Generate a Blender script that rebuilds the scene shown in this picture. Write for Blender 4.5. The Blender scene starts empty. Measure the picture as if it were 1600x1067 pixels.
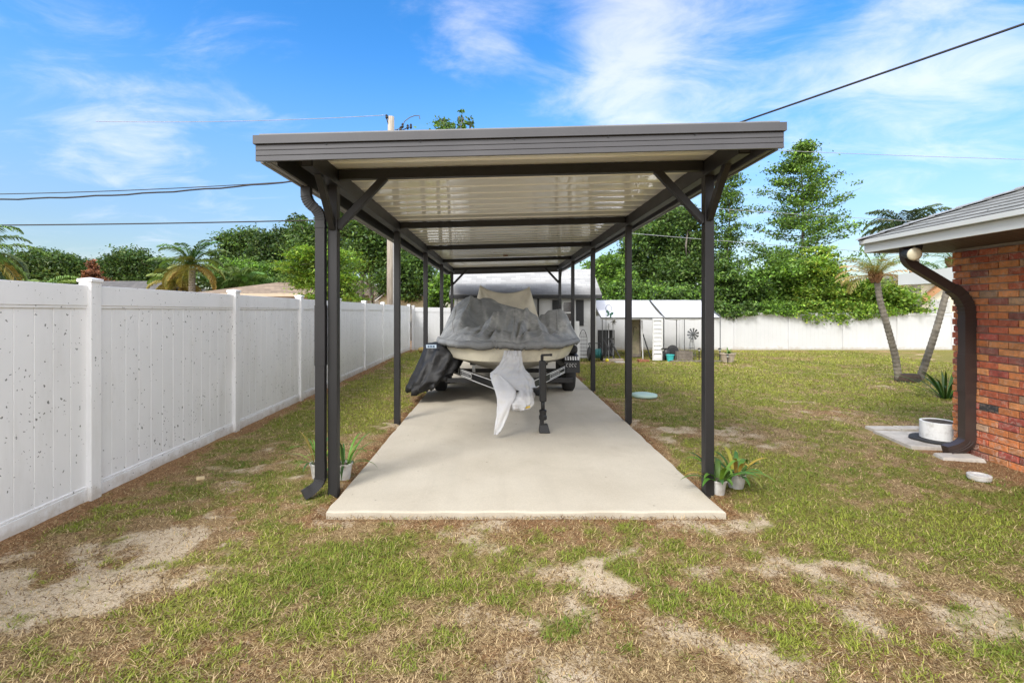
import bpy, math, random
import numpy as np
from mathutils import Vector, Matrix
R = math.radians
scene = bpy.context.scene
COL = scene.collection
random.seed(7)
rng = np.random.default_rng(11)
EYE, F, CX, HY = 1.6, 750.0, 781.0, 480.0      # survey of the photograph: eye height, focal length in px, vanishing point

def W(px, py, y):
    """place in the yard seen at that spot of the survey, y metres away"""
    return ((px - CX) / F * y, y, EYE + (HY - py) / F * y)

# ------------------------------------------------------------------ materials
def nmat(name):
    m = bpy.data.materials.new(name); m.use_nodes = True
    nt = m.node_tree; nt.nodes.clear()
    out = nt.nodes.new('ShaderNodeOutputMaterial')
    p = nt.nodes.new('ShaderNodeBsdfPrincipled')
    nt.links.new(p.outputs[0], out.inputs[0])
    return m, nt, p, out

def N(nt, typ, **kw):
    n = nt.nodes.new(typ)
    for k, v in kw.items():
        if k.startswith('i_'):
            key = k[2:]
            key = int(key) if key.isdigit() else key
            n.inputs[key].default_value = v
        else:
            setattr(n, k, v)
    return n

def L(nt, a, b): nt.links.new(a, b)

def pos(nt, scale=(1, 1, 1)):
    g = N(nt, 'ShaderNodeNewGeometry'); mp = N(nt, 'ShaderNodeMapping'); mp.inputs['Scale'].default_value = scale
    L(nt, g.outputs['Position'], mp.inputs['Vector']); return mp.outputs[0]

def noise(nt, vec, scale, detail=4, rough=.55, dist=0):
    n = N(nt, 'ShaderNodeTexNoise', i_Scale=scale, i_Detail=detail, i_Roughness=rough, i_Distortion=dist)
    L(nt, vec, n.inputs['Vector']); return n.outputs['Fac']

def ramp(nt, fac, stops, interp='LINEAR'):
    r = N(nt, 'ShaderNodeValToRGB'); r.color_ramp.interpolation = interp
    el = r.color_ramp.elements
    while len(el) < len(stops): el.new(.5)
    for e, (p, c) in zip(el, stops):
        e.position = p; e.color = (*c, 1) if len(c) == 3 else c
    L(nt, fac, r.inputs[0]); return r.outputs[0]

def mixc(nt, fac, a, b, mode='MIX'):
    m = N(nt, 'ShaderNodeMix', data_type='RGBA', blend_type=mode)
    for s, v in ((m.inputs[0], fac), (m.inputs[6], a), (m.inputs[7], b)):
        if isinstance(v, (int, float)): s.default_value = v
        elif isinstance(v, tuple): s.default_value = (*v, 1)
        else: L(nt, v, s)
    return m.outputs[2]

def bump(nt, p, h, strength=.3, dist=.01):
    b = N(nt, 'ShaderNodeBump', i_Strength=strength, i_Distance=dist)
    L(nt, h, b.inputs['Height']); L(nt, b.outputs[0], p.inputs['Normal'])

MATS = {}
def mat(name, c, rough=.6, metal=0, var=.15, vs=6, bmp=0, bs=60, coat=0, stretch=(1, 1, 1), grime=None, gs=2.0):
    if name in MATS: return MATS[name]
    m, nt, p, out = nmat(name)
    v = pos(nt, stretch)
    n1 = noise(nt, v, vs, 6)
    lo = tuple(x * (1 - var) for x in c); hi = tuple(min(1, x * (1 + var)) for x in c)
    col = ramp(nt, n1, [(.3, lo), (.7, hi)])
    if grime:
        g = ramp(nt, noise(nt, v, gs, 7, .65), [(.5, (0, 0, 0)), (.72, (1, 1, 1))])
        col = mixc(nt, g, col, grime)
    L(nt, col, p.inputs['Base Color'])
    p.inputs['Roughness'].default_value = rough; p.inputs['Metallic'].default_value = metal
    p.inputs['Coat Weight'].default_value = coat; p.inputs['Coat Roughness'].default_value = .1
    rr = N(nt, 'ShaderNodeMapRange'); rr.inputs[3].default_value = max(0, rough - .08); rr.inputs[4].default_value = min(1, rough + .1)
    L(nt, n1, rr.inputs[0]); L(nt, rr.outputs[0], p.inputs['Roughness'])
    if bmp: bump(nt, p, noise(nt, v, bs, 5), bmp)
    MATS[name] = m; return m

def attr_mat(name, rough=.6, transl=0, gain=1.0, spec=.3):
    """leaf, blade and brick material: the colour of each piece is kept on its mesh"""
    if name in MATS: return MATS[name]
    m, nt, p, out = nmat(name)
    a = N(nt, 'ShaderNodeAttribute', attribute_name='tint')
    n = noise(nt, pos(nt), 14, 3)
    col = mixc(nt, .35, a.outputs['Color'], ramp(nt, n, [(.3, (.55, .55, .5)), (.7, (1.3, 1.3, 1.2))]), 'MULTIPLY')
    L(nt, col, p.inputs['Base Color']); p.inputs['Roughness'].default_value = rough
    p.inputs['Specular IOR Level'].default_value = spec
    if transl:
        t = N(nt, 'ShaderNodeBsdfTranslucent'); mx = N(nt, 'ShaderNodeMixShader', i_0=transl)
        tc = mixc(nt, 1.0, col, (1.25, 1.3, .6), 'MULTIPLY')
        L(nt, tc, t.inputs[0]); L(nt, p.outputs[0], mx.inputs[1]); L(nt, t.outputs[0], mx.inputs[2]); L(nt, mx.outputs[0], out.inputs[0])
    MATS[name] = m; return m

M_BRONZE = mat('bronze_aluminium', (.014, .0135, .0145), .48, .0, .12, 3, .03, 200)
M_FASCIA = mat('bronze_fascia', (.066, .065, .070), .42, .0, .10, 2.5)
M_GUTTER = mat('gutter_metal', (.20, .20, .205), .45, .0, .12, 3)
M_DARKPLASTIC = mat('black_plastic', (.010, .010, .011), .45, 0, .2, 8)
M_TYRE = mat('tyre_rubber', (.02, .02, .021), .75, 0, .2, 14, .2, 90)
M_STEEL = mat('galvanised', (.45, .45, .44), .35, .8, .15, 10)
M_WHITEMARK = mat('white_marking', (.7, .7, .68), .5)
M_HULL = mat('cream_gelcoat', (.66, .61, .48), .32, 0, .06, 3, coat=.3, grime=(.46, .42, .33), gs=3)
M_HULLDARK = mat('hull_bottom', (.30, .285, .25), .45, 0, .15, 4)
M_GREYCOVER = mat('grey_cover_fabric', (.225, .23, .23), .85, 0, .22, 4, .35, 60, grime=(.35, .35, .335), gs=3.4)
M_BEIGECOVER = mat('beige_cover_fabric', (.55, .50, .40), .85, 0, .12, 4, .2, 140)
M_WHITECLOTH = mat('white_cloth', (.60, .60, .61), .8, 0, .07, 6, .25, 120, grime=(.55, .53, .48), gs=6)
M_BLACKTARP = mat('black_tarp', (.011, .011, .012), .62, 0, .35, 7, .35, 60)
M_WHITEPAINT = mat('white_painted_wood', (.60, .60, .59), .55, 0, .05, 4)
M_SIDING = mat('white_siding', (.56, .56, .555), .55, 0, .05, 3, grime=(.5, .5, .47), gs=1.4)
M_SOFFIT = mat('brown_soffit', (.075, .055, .045), .6, 0, .15, 5)
M_BROWNGUTTER = mat('brown_downspout', (.045, .033, .030), .4, 0, .12, 5)
M_HOUSEFASCIA = mat('pale_fascia', (.54, .555, .53), .45, 0, .05, 2)
M_POTWHITE = mat('white_pot', (.52, .51, .49), .55, 0, .1, 12, grime=(.35, .31, .26), gs=9)
M_SOIL = mat('potting_soil', (.06, .045, .032), .95, 0, .4, 40, .5, 80)
M_CONCPAVER = mat('paver_concrete', (.42, .39, .35), .9, 0, .18, 8, .3, 60, grime=(.25, .22, .18), gs=5)
M_WOODPOLE = mat('weathered_pole', (.36, .32, .27), .9, 0, .25, 2, .5, 30, stretch=(6, 6, .6))
M_BARK = mat('grey_bark', (.16, .14, .115), .95, 0, .3, 4, .8, 18, stretch=(3, 3, 1))
M_PALMBARK = mat('palm_bark', (.17, .15, .12), .95, 0, .35, 9, .8, 24)
M_WIRE = mat('cable_rubber', (.015, .015, .016), .6)
M_WIREPALE = mat('pale_wire', (.30, .31, .33), .5)
M_TANWALL = mat('tan_stucco', (.50, .42, .31), .85, 0, .06, 4)
M_CREAMWALL = mat('cream_stucco', (.70, .65, .50), .85, 0, .05, 4)
M_ORANGE = mat('orange_trim', (.55, .29, .14), .7, 0, .1, 4)
M_GLASSDARK = mat('dark_window_glass', (.02, .022, .025), .08, 0, .2, 2, coat=.6)
M_SHUTTER = mat('black_shutter', (.022, .022, .024), .6)
M_TENT = mat('white_tarpaulin', (.60, .60, .63), .5, 0, .03, 3)
M_POLEGREY = mat('grey_tent_pole', (.10, .105, .11), .45, .3)
M_GREYWOOD = mat('grey_weathered_wood', (.17, .145, .12), .9, 0, .3, 10, .5, 50)
M_TEAL = mat('teal_glaze', (.05, .42, .42), .3)
M_YELLOW = mat('yellow_ball', (.75, .65, .03), .5)
M_CLAY = mat('tan_clay_pot', (.40, .33, .26), .85, 0, .12, 12)
M_REDBRICK = mat('red_brick_scrap', (.27, .11, .06), .9, 0, .25, 12, .4, 50)
M_GREENLID = mat('pale_green_plastic', (.36, .50, .44), .55, 0, .08, 10, grime=(.42, .5, .45), gs=6)
M_LEAF = attr_mat('foliage_leaf', .5, .28)
M_BLADE = attr_mat('grass_blade', .6, .22)
M_BRICKS = attr_mat('wall_brick', .85)
M_FROND = attr_mat('palm_frond', .5, .15)

# mortar, shingles, fence, concrete, roof pans need their own node trees
def mk_shingle(name, c, dark, course=.14, low=0, gap=.35):
    m, nt, p, out = nmat(name)
    uv = N(nt, 'ShaderNodeUVMap'); uv.uv_map = 'UVMap'
    b = N(nt, 'ShaderNodeTexBrick', offset=.5, i_Scale=1.0)
    b.inputs['Color1'].default_value = (.15, .15, .15, 1); b.inputs['Color2'].default_value = (.95, .95, .95, 1); b.inputs['Mortar'].default_value = (0, 0, 0, 1)
    b.inputs['Mortar Size'].default_value = .008; b.inputs['Brick Width'].default_value = .32; b.inputs['Row Height'].default_value = course
    L(nt, uv.outputs[0], b.inputs['Vector'])
    c1 = ramp(nt, b.outputs['Color'], [(0, tuple(x * gap for x in c)), (.2, tuple(x * .75 for x in c)), (1, tuple(x * 1.2 for x in c))])
    st = ramp(nt, noise(nt, pos(nt, (.25, 1, 1)), 1.6, 6, .6), [(.42, (0, 0, 0)), (.75, (1, 1, 1))])
    col = mixc(nt, st, c1, dark)
    if low:
        su = N(nt, 'ShaderNodeSeparateXYZ'); L(nt, uv.outputs[0], su.inputs[0])
        wob = N(nt, 'ShaderNodeMath', operation='MULTIPLY_ADD', i_1=.9, i_2=-.45); L(nt, noise(nt, pos(nt), 1.5, 5), wob.inputs[0])
        ad = N(nt, 'ShaderNodeMath', operation='ADD'); L(nt, su.outputs[1], ad.inputs[0]); L(nt, wob.outputs[0], ad.inputs[1])
        lf = ramp(nt, ad.outputs[0], [(.12, (.85, .85, .85)), (.75, (0, 0, 0))]); col = mixc(nt, lf, col, (.16, .155, .15))
    col = mixc(nt, .5, col, ramp(nt, noise(nt, pos(nt), 90, 2), [(.3, (.6, .6, .6)), (.7, (1.3, 1.3, 1.3))]), 'MULTIPLY')
    L(nt, col, p.inputs['Base Color']); p.inputs['Roughness'].default_value = .9
    bump(nt, p, b.outputs['Color'], .5, .01)
    return m
M_SHINGLE = mk_shingle('grey_shingle', (.30, .305, .285), (.17, .17, .16))
M_SHEDSHINGLE = mk_shingle('shed_shingle', (.41, .41, .405), (.34, .335, .33), .14, 1, .72)
M_TANSHINGLE = mk_shingle('tan_shingle', (.30, .225, .16), (.20, .15, .11), .3)
M_DARKSHINGLE = mk_shingle('dark_shingle', (.13, .12, .11), (.09, .085, .08), .3)

def mk_fence(name, specks):
    m, nt, p, out = nmat(name)
    v = pos(nt)
    n1 = noise(nt, v, 1.2, 4)
    k_ = 1.04 if specks else .72
    col = ramp(nt, n1, [(.3, (.72*k_, .725*k_, .735*k_)), (.7, (.79*k_, .792*k_, .80*k_))])
    gr = ramp(nt, noise(nt, pos(nt, (1, 1, .2)), 4, 7, .7), [(.5, (0, 0, 0)), (.8, (.4, .4, .4))])
    sz = N(nt, 'ShaderNodeSeparateXYZ'); L(nt, v, sz.inputs[0]); wz = N(nt, 'ShaderNodeMath', operation='MULTIPLY_ADD', i_1=-.35, i_2=.17); L(nt, noise(nt, v, 7, 6, .7), wz.inputs[0])
    az = N(nt, 'ShaderNodeMath', operation='ADD'); L(nt, sz.outputs[2], az.inputs[0]); L(nt, wz.outputs[0], az.inputs[1])
    splash = ramp(nt, az.outputs[0], [(.02, (.55, .55, .55)), (.12, (0, 0, 0))])
    col = mixc(nt, splash, col, (.36, .30, .22))
    col = mixc(nt, gr, col, (.50, .49, .46))
    if specks:
        for sc, thr, dens in ((30, .15, .60), (52, .155, .58)):
            ds = N(nt, 'ShaderNodeVectorMath', operation='ADD'); nn = N(nt, 'ShaderNodeTexNoise', i_Scale=40.0); L(nt, v, nn.inputs[0])
            sm = N(nt, 'ShaderNodeVectorMath', operation='SCALE'); sm.inputs[3].default_value = .045; L(nt, nn.outputs['Color'], sm.inputs[0])
            L(nt, v, ds.inputs[0]); L(nt, sm.outputs[0], ds.inputs[1])
            vo = N(nt, 'ShaderNodeTexVoronoi', i_Scale=float(sc)); L(nt, ds.outputs[0], vo.inputs['Vector'])
            big = noise(nt, v, 2.2, 3)
            sel = N(nt, 'ShaderNodeSeparateColor'); L(nt, vo.outputs['Color'], sel.inputs[0])
            pick = N(nt, 'ShaderNodeMath', operation='GREATER_THAN'); 
            th = N(nt, 'ShaderNodeMapRange'); th.inputs[1].default_value = .35; th.inputs[2].default_value = .7; th.inputs[3].default_value = .97; th.inputs[4].default_value = .70
            L(nt, big, th.inputs[0]); L(nt, sel.outputs[0], pick.inputs[0]); L(nt, th.outputs[0], pick.inputs[1])
            rad = N(nt, 'ShaderNodeMath', operation='MULTIPLY_ADD'); rad.inputs[1].default_value = thr * 1.3; rad.inputs[2].default_value = thr * .5; L(nt, sel.outputs[1], rad.inputs[0])
            dot = N(nt, 'ShaderNodeMath', operation='LESS_THAN'); L(nt, vo.outputs['Distance'], dot.inputs[0]); L(nt, rad.outputs[0], dot.inputs[1])
            mm = N(nt, 'ShaderNodeMath', operation='MULTIPLY'); L(nt, pick.outputs[0], mm.inputs[0]); L(nt, dot.outputs[0], mm.inputs[1])
            fa = N(nt, 'ShaderNodeMath', operation='MULTIPLY'); L(nt, mm.outputs[0], fa.inputs[0]); fa.inputs[1].default_value = .85
            col = mixc(nt, fa.outputs[0], col, (.07, .07, .07))
    L(nt, col, p.inputs['Base Color']); p.inputs['Roughness'].default_value = .42
    bump(nt, p, noise(nt, v, 3, 2), .05, .01)
    return m
M_FENCE = mk_fence('white_vinyl_lichen', True)
M_FENCE2 = mk_fence('white_vinyl', False)

def mk_slab():
    m, nt, p, out = nmat('slab_concrete')
    v = pos(nt)
    col = ramp(nt, noise(nt, v, .9, 7, .6), [(.3, (.42, .372, .292)), (.5, (.475, .427, .342)), (.72, (.525, .478, .39))])
    fine = ramp(nt, noise(nt, v, 110, 3), [(.3, (.86, .86, .86)), (.7, (1.08, 1.08, 1.08))])
    col = mixc(nt, .7, col, fine, 'MULTIPLY')
    stain = ramp(nt, noise(nt, v, 2.4, 8, .7, .6), [(.56, (0, 0, 0)), (.78, (.6, .6, .6))])
    col = mixc(nt, stain, col, (.36, .31, .24))
    tyre = ramp(nt, noise(nt, pos(nt, (3.2, .22, 1)), 1.6, 5, .6), [(.50, (0, 0, 0)), (.74, (.42, .42, .42))])
    col = mixc(nt, tyre, col, (.40, .36, .29))
    dots = N(nt, 'ShaderNodeTexVoronoi', i_Scale=9.0); L(nt, v, dots.inputs[0])
    sel = N(nt, 'ShaderNodeSeparateColor'); L(nt, dots.outputs['Color'], sel.inputs[0])
    pk = N(nt, 'ShaderNodeMath', operation='GREATER_THAN', i_1=.82); L(nt, sel.outputs[0], pk.inputs[0])
    dd = N(nt, 'ShaderNodeMath', operation='LESS_THAN', i_1=.11); L(nt, dots.outputs['Distance'], dd.inputs[0])
    br = N(nt, 'ShaderNodeMath', operation='GREATER_THAN', i_1=.5); L(nt, noise(nt, v, 55, 4), br.inputs[0])
    a = N(nt, 'ShaderNodeMath', operation='MULTIPLY'); L(nt, pk.outputs[0], a.inputs[0]); L(nt, dd.outputs[0], a.inputs[1])
    b = N(nt, 'ShaderNodeMath', operation='MULTIPLY'); L(nt, a.outputs[0], b.inputs[0]); L(nt, br.outputs[0], b.inputs[1])
    c = N(nt, 'ShaderNodeMath', operation='MULTIPLY', i_1=.75); L(nt, b.outputs[0], c.inputs[0])
    col = mixc(nt, c.outputs[0], col, (.22, .19, .15))
    L(nt, col, p.inputs['Base Color']); p.inputs['Roughness'].default_value = .85
    bump(nt, p, noise(nt, v, 70, 6), .25, .006)
    return m
M_SLAB = mk_slab()

def mk_pan():
    m, nt, p, out = nmat('beige_roof_pan')
    v = pos(nt, (.4, 1, 1))
    col = ramp(nt, noise(nt, v, 3, 4), [(.3, (.87, .85, .78)), (.7, (.91, .89, .83))])
    L(nt, col, p.inputs['Base Color'])
    p.inputs['Roughness'].default_value = .3; p.inputs['Coat Weight'].default_value = 1.0; p.inputs['Coat Roughness'].default_value = .02
    p.inputs['Coat IOR'].default_value = 1.65; p.inputs['Specular IOR Level'].default_value = .3
    return m
M_PAN = mk_pan()

# ------------------------------------------------------------------ mesh builder
ORG = {}
class MB:
    def __init__(s): s.v = []; s.f = []; s.uv = None; s.c = []
    def add(s, vs, fs, tint=None):
        o = len(s.v); s.v += [tuple(v) for v in vs]; s.f += [tuple(i + o for i in f) for f in fs]
        if tint is not None: s.c += [tint] * len(vs)
        return s
    def box(s, x0, x1, y0, y1, z0, z1, tint=None):
        vs = [(x0, y0, z0), (x1, y0, z0), (x1, y1, z0), (x0, y1, z0), (x0, y0, z1), (x1, y0, z1), (x1, y1, z1), (x0, y1, z1)]
        return s.add(vs, [(3, 2, 1, 0), (4, 5, 6, 7), (0, 1, 5, 4), (1, 2, 6, 5), (2, 3, 7, 6), (3, 0, 4, 7)], tint)
    def bar(s, a, b, w, h, up=(0, 0, 1)):
        return s.sweep([a, b], [(-w/2, -h/2), (w/2, -h/2), (w/2, h/2), (-w/2, h/2)], up)
    def sweep(s, path, prof, up=(0, 0, 1), cap=True, scale=None):
        P = [Vector(p) for p in path]; n = len(prof); vs = []; up = Vector(up)
        for i, p in enumerate(P):
            t = ((P[min(i+1, len(P)-1)] - p).normalized() + (p - P[max(i-1, 0)]).normalized()).normalized()
            sd = t.cross(up)
            if sd.length < 1e-4: sd = t.cross(Vector((1, 0, 0)))
            sd.normalize(); u2 = sd.cross(t).normalized()
            k = scale[i] if scale else 1
            for a, b in prof: vs.append(p + sd * a * k + u2 * b * k)
        fs = []
        for i in range(len(P) - 1):
            for j in range(n):
                a = i*n + j; b = i*n + (j+1) % n; fs.append((a, b, b + n, a + n))
        if cap: fs.append(tuple(range(n))[::-1]); fs.append(tuple(range((len(P)-1)*n, len(P)*n)))
        return s.add(vs, fs)
    def tube(s, path, r, n=8, up=(0, 0, 1)):
        rs = r if isinstance(r, (list, tuple)) else [r] * len(path)
        prof = [(math.cos(2*math.pi*k/n), math.sin(2*math.pi*k/n)) for k in range(n)]
        return s.sweep(path, prof, up, True, list(rs))
    def lathe(s, c, prof, n=20, axis='z'):
        vs = []; fs = []
        for r, h in prof:
            for k in range(n):
                a = 2*math.pi*k/n; x, y = r*math.cos(a), r*math.sin(a)
                vs.append((c[0]+x, c[1]+y, c[2]+h) if axis == 'z' else ((c[0]+h, c[1]+x, c[2]+y) if axis == 'x' else (c[0]+x, c[1]+h, c[2]+y)))
        m = len(prof)
        for i in range(m-1):
            for k in range(n):
                a = i*n+k; b = i*n+(k+1) % n; fs.append((a, b, b+n, a+n))
        fs.append(tuple(range(n))[::-1]); fs.append(tuple(range((m-1)*n, m*n)))
        return s.add(vs, fs)
    def rings(s, rings, cap=True):
        n = len(rings[0]); vs = [p for r in rings for p in r]; fs = []
        for i in range(len(rings)-1):
            for j in range(n):
                a = i*n+j; b = i*n+(j+1) % n; fs.append((a, b, b+n, a+n))
        if cap: fs.append(tuple(range(n))[::-1]); fs.append(tuple(range((len(rings)-1)*n, len(rings)*n)))
        return s.add(vs, fs)
    def grid(s, G):
        r, c = len(G), len(G[0]); vs = [p for row in G for p in row]
        return s.add(vs, [(i*c+j, i*c+j+1, (i+1)*c+j+1, (i+1)*c+j) for i in range(r-1) for j in range(c-1)])
    def build(s, name, m, parent=None, at=None, smooth=False, bevel=0, solid=0, subsurf=0, fix=True):
        A = np.array(s.v, dtype=np.float64)
        if parent is not None: o = np.array(ORG[parent.name])
        elif at is not None: o = np.array(at)
        else: o = np.array([(A[:,0].min()+A[:,0].max())/2, (A[:,1].min()+A[:,1].max())/2, A[:,2].min()])
        me = bpy.data.meshes.new(name); me.from_pydata([tuple(p) for p in (A - o)], [], s.f)
        if s.c:
            at_ = me.attributes.new('tint', 'FLOAT_COLOR', 'POINT')
            at_.data.foreach_set('color', np.hstack([np.array(s.c, dtype=np.float32), np.ones((len(s.c), 1), np.float32)]).ravel())
        if s.uv is not None:
            ul = me.uv_layers.new(name='UVMap')
            for lp in me.loops:
                ul.data[lp.index].uv = s.uv[lp.vertex_index]
        if fix and len(s.f) < 20000:
            import bmesh
            bm = bmesh.new(); bm.from_mesh(me); bmesh.ops.recalc_face_normals(bm, faces=bm.faces); bm.to_mesh(me); bm.free()
        me.materials.append(m)
        if smooth: me.polygons.foreach_set('use_smooth', [True] * len(me.polygons))
        ob = bpy.data.objects.new(name, me); COL.objects.link(ob)
        if parent is not None: ob.parent = parent
        else: ob.location = o
        ORG[ob.name] = tuple(o)
        if bevel:
            b = ob.modifiers.new('bevel', 'BEVEL'); b.width = bevel; b.segments = 2; b.limit_method = 'ANGLE'
        if solid:
            b = ob.modifiers.new('solid', 'SOLIDIFY'); b.thickness = solid
        if subsurf:
            b = ob.modifiers.new('sub', 'SUBSURF'); b.levels = subsurf; b.render_levels = subsurf
        return ob

def np_mesh(name, V, Fq, tint, m, parent=None, at=(0, 0, 0)):
    """big leaf or blade meshes straight from arrays; Fq is a list of (loop index array, verts per face)"""
    o = np.array(ORG[parent.name]) if parent is not None else np.array(at)
    me = bpy.data.meshes.new(name)
    V = (V - o).astype(np.float32)
    me.vertices.add(len(V)); me.vertices.foreach_set('co', V.ravel())
    tot = sum(len(a) for a, k in Fq); nf = sum(len(a)//k for a, k in Fq)
    me.loops.add(tot); me.loops.foreach_set('vertex_index', np.concatenate([a for a, k in Fq]).astype(np.int32))
    st = []; base = 0
    for a, k in Fq:
        st.append(base + np.arange(0, len(a), k)); base += len(a)
    me.polygons.add(nf); me.polygons.foreach_set('loop_start', np.concatenate(st).astype(np.int32))
    at_ = me.attributes.new('tint', 'FLOAT_COLOR', 'POINT')
    at_.data.foreach_set('color', np.hstack([tint, np.ones((len(tint), 1))]).astype(np.float32).ravel())
    me.update(calc_edges=True); me.validate()
    me.materials.append(m)
    ob = bpy.data.objects.new(name, me); COL.objects.link(ob)
    if parent is not None: ob.parent = parent
    else: ob.location = o
    ORG[ob.name] = tuple(o)
    return ob

def tag(o, label, cat=None, group=None, kind=None):
    if label: o['label'] = label
    if cat: o['category'] = cat
    if group: o['group'] = group
    if kind: o['kind'] = kind
    return o

def thing(name, label, cat, loc, group=None):
    o = bpy.data.objects.new(name, None); COL.objects.link(o); o.location = loc; o.empty_display_size = .2
    ORG[o.name] = tuple(loc)
    return tag(o, label, cat, group)

# ------------------------------------------------------------------ 2-D value noise
TAB = np.random.default_rng(5).random((256, 256))
def vn(x, y, s=0):
    x = np.asarray(x, float) + s * 37.3; y = np.asarray(y, float) + s * 91.7
    ix = np.floor(x).astype(int); iy = np.floor(y).astype(int); fx = x - ix; fy = y - iy
    fx = fx*fx*(3-2*fx); fy = fy*fy*(3-2*fy)
    t = lambda a, b: TAB[a & 255, b & 255]
    return (t(ix, iy)*(1-fx)+t(ix+1, iy)*fx)*(1-fy)+(t(ix, iy+1)*(1-fx)+t(ix+1, iy+1)*fx)*fy
def fbm(x, y, o=4, s=0):
    a, r, tot = 1.0, 0, 0
    for k in range(o):
        r = r + a*vn(np.asarray(x)*2**k, np.asarray(y)*2**k, s+k); tot += a; a *= .55
    return r/tot
def sstep(a, b, x):
    t = np.clip((x-a)/(b-a), 0, 1); return t*t*(3-2*t)

# ------------------------------------------------------------------ the lawn
SX0, SX1, SY0, SY1 = -1.345, 1.73, 3.69, 14.75           # slab
FX = -3.37                                               # left fence plane
HC = Vector((5.11, 5.40)); HD = Vector((.052, .9986)); HP = Vector((.9986, -.052))    # house corner and directions

PATCH = [  # x, y, rx, ry, green, sand, dirt
    (-2.45, 2.85, .75, .38, -.9, 1.2, 0), (-2.15, 3.35, .38, .24, -.8, 1.1, 0), (-2.7, 2.45, .55, .38, -.8, 1.1, 0), (-2.13, 3.74, .13, .10, -1, 1.3, 0),
    (-.95, 2.85, .75, .45, .75, -.4, 0), (-1.55, 3.35, .5, .45, .45, -.3, 0), (-2.1, 4.2, .7, .45, .3, -.2, 0), (-1.5, 4.25, .3, .45, .5, -.2, 0),
    (.25, 2.38, .55, .28, -.55, -.1, .7), (.1, 3.45, 1.4, .22, -.45, .1, .45), (-.25, 2.55, .25, .16, -.5, .75, 0), (.6, 2.85, .3, .12, -.4, .7, 0),
    (1.8, 3.55, .35, .22, -.7, .8, 0), (1.5, 3.0, .4, .16, -.5, .6, 0), (2.3, 2.6, .45, .22, -.5, .75, 0), (2.0, 2.9, .3, .2, -.4, .5, 0), (.95, 2.25, .4, .14, -.4, .6, 0),
    (.3, 2.05, .12, .06, -1, 1.3, 0), (.62, 3.0, .14, .07, -.6, 1.0, 0), (2.1, 4.9, .9, .5, .35, -.2, 0), (2.6, 3.6, .6, .35, .3, 0, 0),
    (2.3, 6.2, .5, .35, -.5, .1, .3), (3.2, 6.3, .6, .35, -.4, .25, .1), (3.4, 5.1, .6, .3, -.4, .15, .2), (4.5, 7.2, 1.2, .5, -.35, .1, .1), (3.1, 8.2, .9, .4, -.3, .1, .1),
    (4.2, 10.8, 2.6, .8, .4, -.2, 0), (2.6, 9.8, .7, .4, -.4, .1, .1), (5.5, 12.6, 3, .5, .3, 0, 0), (6.5, 15.0, 4, .9, -.3, .1, .15), (9, 14, 3, .8, .15, 0, 0), (3.0, 12.5, 1.2, .25, -.3, .1, .1),
    (-2.2, 6.5, .9, 1.6, .25, -.1, 0), (-2.3, 9.5, .9, 2.5, .3, -.1, 0), (2.5, 11.6, 1.2, .6, .35, 0, 0), (3.3, 13.95, 1.2, .3, -.9, .4, .2), (-1.62, 4.0, .18, .2, -.8, .6, .1), (-1.5, 6.55, .2, .3, -.6, .6, .1), (1.95, 6.6, .15, .2, -.5, .5, .1),
    (.55, 2.9, .9, .5, -.32, .12, .3), (1.2, 2.45, .8, .4, -.3, .15, .3), (-.9, 2.12, 1.2, .2, -.3, .15, .15),
    (3.3, 4.6, 1.2, .8, .55, -.2, -.3), (3.0, 3.6, .8, .5, .4, -.1, -.2), (4.0, 6.4, .7, .6, .35, -.1, -.2), (2.9, 7.2, .8, .5, .35, -.1, -.2), (1.3, 2.7, .5, .3, .2, -.1, 0),
    (-2.55, 4.72, .22, .07, -.6, .6, 0), (-1.95, 4.55, .2, .07, -.6, .6, 0),
]
def lawn(x, y):
    n1, n2, n3 = fbm(x*.55, y*.75, 3, 1), fbm(x*1.9, y*2.2, 4, 5), fbm(x*7, y*8, 3, 9)
    n4 = fbm(x*17, y*19, 2, 14)
    g = .50 + .75*(n1-.5) + 1.1*(n2-.5) + 1.35*(n3-.5) + .9*(n4-.5) + .30*sstep(4.5, 10, y)
    s = .12 + 1.3*(fbm(x*1.3, y*1.5, 5, 21)-.56) + 1.6*(fbm(x*5, y*5, 4, 33)-.5)
    d = .34 + 1.2*(fbm(x*.9, y*1.1, 4, 41)-.5)+.9*(n3-.5)
    brk = np.clip(3.2*(fbm(x*4.2, y*4.6, 4, 57)-.30), .12, 1.25); brk2 = np.clip(2.4*(fbm(x*5.5, y*6, 3, 58)-.22), .25, 1.2)
    for px, py, rx, ry, a, b, c in PATCH:
        wob = .9*(fbm(x*2.6, y*2.8, 4, 55)-.5)
        q = np.exp(-np.clip(((x-px)/rx)**2 + ((y-py)/ry)**2 + wob*2, 0, 9)**1.3)
        g = g + .75*a*q*(brk2 if a < 0 else 1); s = s + .95*b*q*brk; d = d + .7*c*q
    dx = np.maximum(np.maximum(SX0-x, x-SX1), 0); dy = np.maximum(SY0-y, 0)
    ds = np.hypot(dx, dy) + .18*(n2-.5)
    e = 1-sstep(.0, .25, ds); g = g-.8*e; d = d+.55*e; s = s-.1*e
    ef = 1-sstep(.02, .17, x-FX-.08+.25*(n2-.5)); g = g-.8*ef; d = d+.75*ef; s = s-.3*ef
    hd = (HC.x-x)*HP.x + (HC.y-y)*HP.y
    eh = (1-sstep(.15, .62, hd+.5*(n2-.5)))*(1-sstep(5.3, 5.8, y)); g = g-.9*eh; d = d+.8*eh; s = s-.3*eh
    return np.clip(g, 0, 1), np.clip(s, 0, 1), np.clip(d, 0, 1)

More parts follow.
